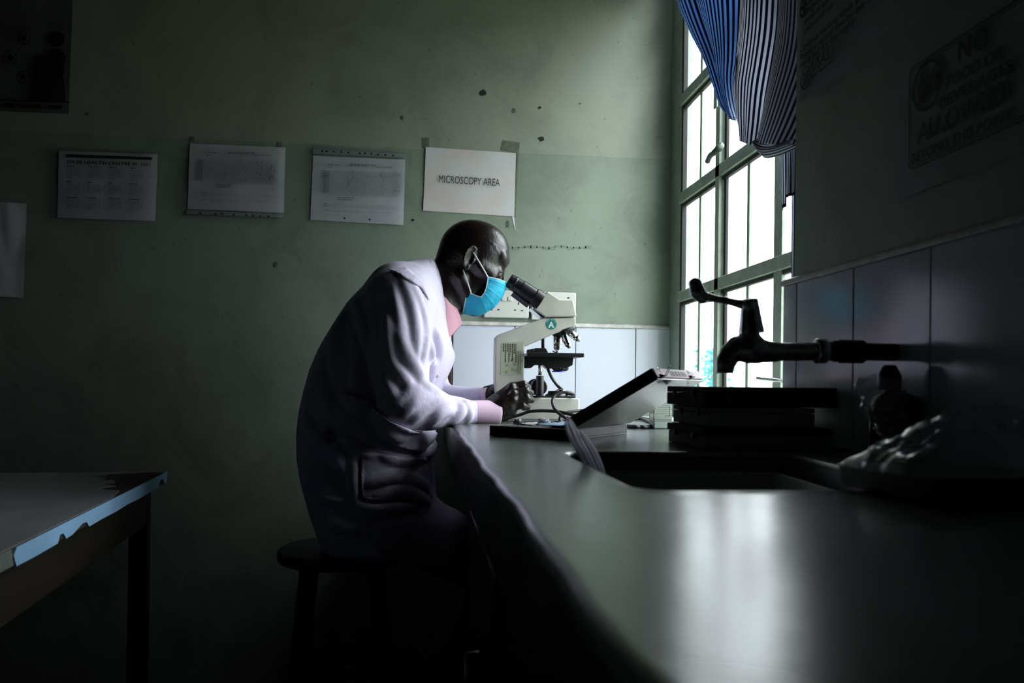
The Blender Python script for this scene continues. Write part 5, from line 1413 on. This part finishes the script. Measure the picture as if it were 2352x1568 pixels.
hub = MB(); k8 = 8; cx0, cx1 = T(1726, 762), T(1722, 686)
r0_, r1_ = .0170, .0112
hub.lathe([(0, -.002), (r0_*1.03, -.002), (r0_*1.03, .004), (r0_, .0045), (r1_, float(cx1[2]-cx0[2])-.001), (r1_-.001, float(cx1[2]-cx0[2])), (0, float(cx1[2]-cx0[2]))], cx0, ax=cx1-cx0, n=10, cap=False)
hub.build('handle_hub', M['chrome'], tap, bevel=.0008)
lf_ = Field(); lf_.add(chain([T(1726, 700), T(1700, 698), T(1665, 690), T(1630, 684)], [.0080, .0056, .0050, .0052]), .003)
lf_.add(chain([T(1630, 684), T(1614, 683), T(1602, 670), T(1597, 652)], [.0055, .0080, .0095, .0090]), .004)
lf_.add(ell(T(1720, 700, YT_-.010), (.0085, .008, .0085)), .004)
# flatten the paddle
v_, q_ = sdf_mesh(lf_, T(1570, 735, YT_)-[0, .03, 0], T(1745, 625, YT_)+[0, .03, 0], .0011); 
v_ = np.array(v_); mk = v_[:, 0] < T(1632, 690)[0]; 
cy = YT_; v_[mk, 1] = cy+(v_[mk, 1]-cy)*(1.15)
np_obj('lever', v_, q_, M['chrome'], tap)
pz = float(T(2000, 808)[2]); px_ = lambda a: float(T(a, 808)[0])
def ringx(a, b_, r, nm, m, n=28, bev=0): return MB().lathe([(0, 0), (r*.93, 0), (r, .0015), (r, px_(b_)-px_(a)-.0015), (r*.93, px_(b_)-px_(a)), (0, px_(b_)-px_(a))], (px_(a), YT_, pz), ax=(1, 0, 0), n=n, cap=False).build(nm, m, tap, smooth=(n > 10))
ringx(1873, 1897, .0175, 'shoulder_ring', M['chrome'])
ringx(1897, 1912, .0135, 'thread', M['rust'])
ringx(1912, 1925, .0150, 'back_nut', M['rust'], 6); ringx(1925, 1985, .0165, 'coupling', M['rust'], 8)
ringx(1980, 2120, .0125, 'pipe', M['rust']); ringx(2112, 2128, .0215, 'wall_flange', M['rust'])
bmx = MB(); rp_ = random.Random(9)
for k in range(14):
    a = k*2*PI/14; r = .022+rp_.uniform(-.003, .006); x = px_(2118)
    bmx.lathe([(0, -.006), (.006, -.004), (.007, .002), (0, .006)], (x+.002, YT_+r*math.cos(a), pz+r*math.sin(a)), ax=(1, 0, 0), n=7, cap=False)
bmx.build('sealant_lumps', M['rust'], tap)
# hidden end goes into the wall
MB().tube([(px_(2118), YT_, pz), (XW-.009, YT_, pz)], .0125, 16).build('wall_stub', M['rust'], tap)

# ================================================================ dark bottle behind the tray, under a loose clear bag
bc = np.array([float(at(2038, 900, Y=1.08)[0]), 1.08])
bt = empty('dropper_bottle', (bc[0], bc[1], CT), 'dark bottle with a black cap in front of the tiled wall', 'bottle')
cz0, cz1 = float(at(2038, 895, Y=1.08)[2]), float(at(2038, 838, Y=1.08)[2])
MB().lathe([(0, 0), (.031, 0), (.033, .003), (.033, cz0-CT-.022), (.028, cz0-CT-.010), (.014, cz0-CT-.004), (.013, cz0-CT), (0, cz0-CT)], (bc[0]+.012, bc[1], CT+.0005), n=36, cap=False).build('bottle_body', mat('dark_bottle_plastic', (.012, .013, .013), .25), bt, smooth=True)
hcap = cz1-cz0
MB().lathe([(0, 0), (.0150, 0), (.0155, .002), (.0155, hcap*.58), (.0145, hcap*.64), (.0085, hcap*.97), (.0075, hcap), (0, hcap)], (bc[0]+.003, bc[1], cz0), n=30, cap=False).build('cap', M['black'], bt, smooth=True)

# ================================================================ clear tray with crumpled film
TA = np.array([(.411, .800), (.432, .668), (.610, .690), (.600, .815)])
tray = empty('plastic_tray', (TA[:, 0].mean(), TA[:, 1].mean(), CT), 'shallow translucent plastic tray on the worktop beside the sink', 'tray')
M['traypl'] = mat('milky_tray_plastic', (.55, .56, .56), .25, spec=.6, var=.15)
Lp = rounded([tuple(q) for q in TA], .018, 6)
bmx = bmesh.new(); rings = []
for off_, z_ in ((-.010, CT+.0006), (-.003, CT+.0015), (0, CT+.006), (.001, CT+.020), (.004, CT+.0225), (.001, CT+.0225), (-.002, CT+.018), (-.003, CT+.006), (-.010, CT+.0035)):
    rings.append([bmx.verts.new((*q, z_)) for q in offset_loop(Lp, off_)])
for A_, B_ in zip(rings, rings[1:]):
    for i in range(len(A_)): bmx.faces.new([A_[i], A_[(i+1) % len(A_)], B_[(i+1) % len(A_)], B_[i]])
bmx.faces.new(rings[0][::-1]); bmx.faces.new(rings[-1])
me = bpy.data.meshes.new('tray_shell'); bmx.to_mesh(me); bmx.free(); me.materials.append(M['traypl']); me.shade_smooth()
o = bpy.data.objects.new('tray_shell', me); link(o); adopt(o, tray)
M['film'] = film_mat('clear_crumpled_film', gloss=.5, rough=.14, white=.07)
def ridged(p, sc):
    v = 0; a = 1
    for k in range(4): v += a*(1-abs(noise.noise(Vector(p)*sc*(2**k)))*2); a *= .5
    return v
def film_sheet(name, n, fn, label, parent=None, cat='plastic bag'):
    G_ = np.array([[fn(i/(n-1), j/(n-1)) for j in range(n)] for i in range(n)])
    o = grid_obj(name, G_, M['film'], parent)
    if label: tag(o, label, cat)
    return o
def bag_top(u, v):
    x = .418+.185*u+.018*(1-v)*0; y = .682+.118*v-.015*u
    # swells toward the right end, pinched on the left
    env = math.sin(PI*min(1, max(0, u)))**.5*math.sin(PI*v)**.45
    h = (.030+.050*u)*env
    w = ridged((u*2.2, v*2.0, .3), 1.6)*.011*env; w2 = noise.noise(Vector((u*9, v*9, 5)))*.004*env
    return (x+.010*noise.noise(Vector((u*6, v*6, 1)))*env, y+.010*noise.noise(Vector((u*6, v*6, 8)))*env, CT+.0235+h*.75+w+w2)
film_sheet('film_bag', 70, bag_top, 'crumpled clear plastic film heaped on the translucent tray')
def bag_side(u, v):
    # wraps round the dark bottle and falls towards the tray
    a = PI*(1.42-1.15*u); r = .040+.010*noise.noise(Vector((u*5, v*5, 2)))+.012*(1-v)*(1-abs(u-.2))
    x = bc[0]+.008+r*math.cos(a)*(1.15-.25*v); y = bc[1]-.015+r*math.sin(a)*.9-.17*max(0, v-.45)
    z = CT+.108*(1-v)+.006
    w = ridged((u*2, v*3, 4.0), 1.5)*.004
    return (x+w-.016*v*(1-u), y+w, z+.006*noise.noise(Vector((u*7, v*3, 9))))
film_sheet('film_bag', 60, bag_side, 'loose clear plastic bag slumped round the dark bottle')

# ---- clear film strips hanging out of the sink
def leaf(L, R, Y0, Y1, label, seed):
    Lc = resample(catmull([np.array([*q, 0.]) for q in L], 6), 34); Rc = resample(catmull([np.array([*q, 0.]) for q in R], 6), 34); n = 18
    G_ = np.zeros((n, 34, 3))
    for i in range(n):
        t = i/(n-1)
        for j in range(34):
            q = Lc[j]*(1-t)+Rc[j]*t; Y = Y0+(Y1-Y0)*j/33
            G_[i, j] = at(q[0], q[1], Y=Y-.007*math.sin(t*PI*5+seed+j*.05)-.014*abs(noise.noise(Vector((t*6+seed, j*.12, 1)))))
    return G_
M['bagfilm'] = film_mat('milky_clear_film', gloss=.8, rough=.25, white=.82)
G_ = leaf([(1301, 955), (1296, 978), (1305, 1005), (1322, 1035), (1338, 1062), (1350, 1095)], [(1306, 954), (1322, 978), (1334, 1005), (1352, 1035), (1366, 1065), (1378, 1095)], 1.04, 1.005, '', 0)
o = grid_obj('plastic_bag', G_, M['bagfilm'], None); tag(o, 'clear plastic sleeve with a pointed tip sticking up out of the sink', 'plastic bag')
G_ = leaf([(1330, 990), (1334, 1010), (1345, 1030), (1358, 1055), (1368, 1075), (1376, 1098)], [(1336, 990), (1355, 1010), (1370, 1032), (1380, 1055), (1388, 1078), (1392, 1098)], 1.06, 1.02, '', 2)
o = grid_obj('plastic_bag', G_, M['bagfilm'], None); tag(o, 'shorter clear plastic sleeve drooping behind the pointed one', 'plastic bag')

# ================================================================ table at the left
tz = .75
c0 = at(383, 1083, Z=tz); c1 = at(-60, 1300, Z=tz)
dirn = c1-c0; dirn /= np.linalg.norm(dirn); perp = np.array([dirn[1], -dirn[0], 0]); perp = perp if perp[0] < 0 else -perp
TL, TW = 1.9, .95
tb = empty('table', tuple(c0+dirn*TL/2+perp*TW/2+np.array([0, 0, -tz])), 'worn table with a chipped pale top and bright blue edge strip', 'table')
M['tabletop'] = mat('worn_grey_laminate', (.24, .25, .25), .5, var=.15, vscale=7, bump=.05, bscale=20)
M['core'] = mat('dark_bare_chipboard', (.035, .028, .022), .8, var=.4, vscale=60, bump=.4, bscale=150)
M['edge'] = mat('light_blue_edge_strip', (.36, .64, .95), .45, var=.12, vscale=6)
M['apron'] = mat('brown_varnished_apron', (.018, .012, .005), .5, var=.35, vscale=3, stretch=(1, 1, 6))
def tp2(u, v, z): return c0+dirn*u+perp*v+np.array([0, 0, z-tz])
MB().prism([tp2(0, 0, tz-.028), tp2(TL, 0, tz-.028), tp2(TL, TW, tz-.028), tp2(0, TW, tz-.028)], (0, 0, .0265)).build('board', M['core'], tb)
# laminate sheet with its broken corner
ch = [(0.0, .055), (.02, .075), (.055, .150), (.075, .128), (.10, .165), (.13, .118), (.17, .128), (.19, .085), (.24, .07), (.27, .095), (.31, .05), (.36, .075), (.40, .020), (.46, .012), (.52, .003)]
lam = [tp2(u, v, tz-.0015) for u, v in ch]+[tp2(TL, .002, tz-.0015), tp2(TL, TW, tz-.0015), tp2(0, TW, tz-.0015), tp2(0, .62, tz-.0015), tp2(.006, .60, tz-.0015), tp2(.005, .53, tz-.0015), tp2(0, .51, tz-.0015)]
MB().prism(lam, (0, 0, .0015)).build('laminate', M['tabletop'], tb)
# blue edge strip with bites missing along its lower side
prof = [(0, .0), (.015, .0), (.03, -.006), (.05, -.018)]
lowe = [(0, .012), (.010, .026), (.02, .029), (.035, .027), (.055, .012), (.080, .013), (.10, .027), (.16, .030), (.24, .030), (.30, .031), (.38, .029), (.47, .031), (.56, .030), (.640, .031), (.655, .020), (.675, .018), (.73, .029), (.76, .030), (.775, .018), (.79, .017), (.80, .030), (.90, .031), (.965, .030), (.975, .012), (.965, .002)]
eu = (at(35, 1255, Z=tz)-c0)@dirn
ks = eu/.97
pts_ = [tp2(0, 0, tz+.0005)]+[tp2(u*ks, 0, tz-z_) for u, z_ in lowe]
MB().prism(pts_, -perp*.0022).build('edge_strip', M['edge'], tb)
MB().prism([tp2(eu+.002, 0, tz-.027), tp2(TL, 0, tz-.027), tp2(TL, 0, tz-.001), tp2(eu+.012, 0, tz-.001)], -perp*.0010).build('bare_edge', mat('grey_green_worn_edge', (.16, .18, .15), .7, var=.3, vscale=30), tb)
MB().prism([tp2(.09, .03, tz-.13), tp2(TL-.05, .03, tz-.13), tp2(TL-.05, .03, tz-.028), tp2(.09, .03, tz-.028)], perp*.018).build('apron', M['apron'], tb, bevel=.002)
MB().prism([tp2(.07, .06, tz-.13), tp2(.07, TW-.06, tz-.13), tp2(.07, TW-.06, tz-.028), tp2(.07, .06, tz-.028)], dirn*.018).build('apron', M['apron'], tb, bevel=.002)
MB().prism([tp2(.09, TW-.03, tz-.13), tp2(TL-.05, TW-.03, tz-.13), tp2(TL-.05, TW-.03, tz-.028), tp2(.09, TW-.03, tz-.028)], -perp*.018).build('apron', M['apron'], tb, bevel=.002)
for u, v in ((.04, .03), (.04, TW-.075), (TL-.09, .03), (TL-.09, TW-.075)):
    MB().prism([tp2(u, v, 0), tp2(u+.045, v, 0), tp2(u+.045, v+.045, 0), tp2(u, v+.045, 0)], (0, 0, tz-.028)).build('leg', M['apron'], tb, bevel=.003)
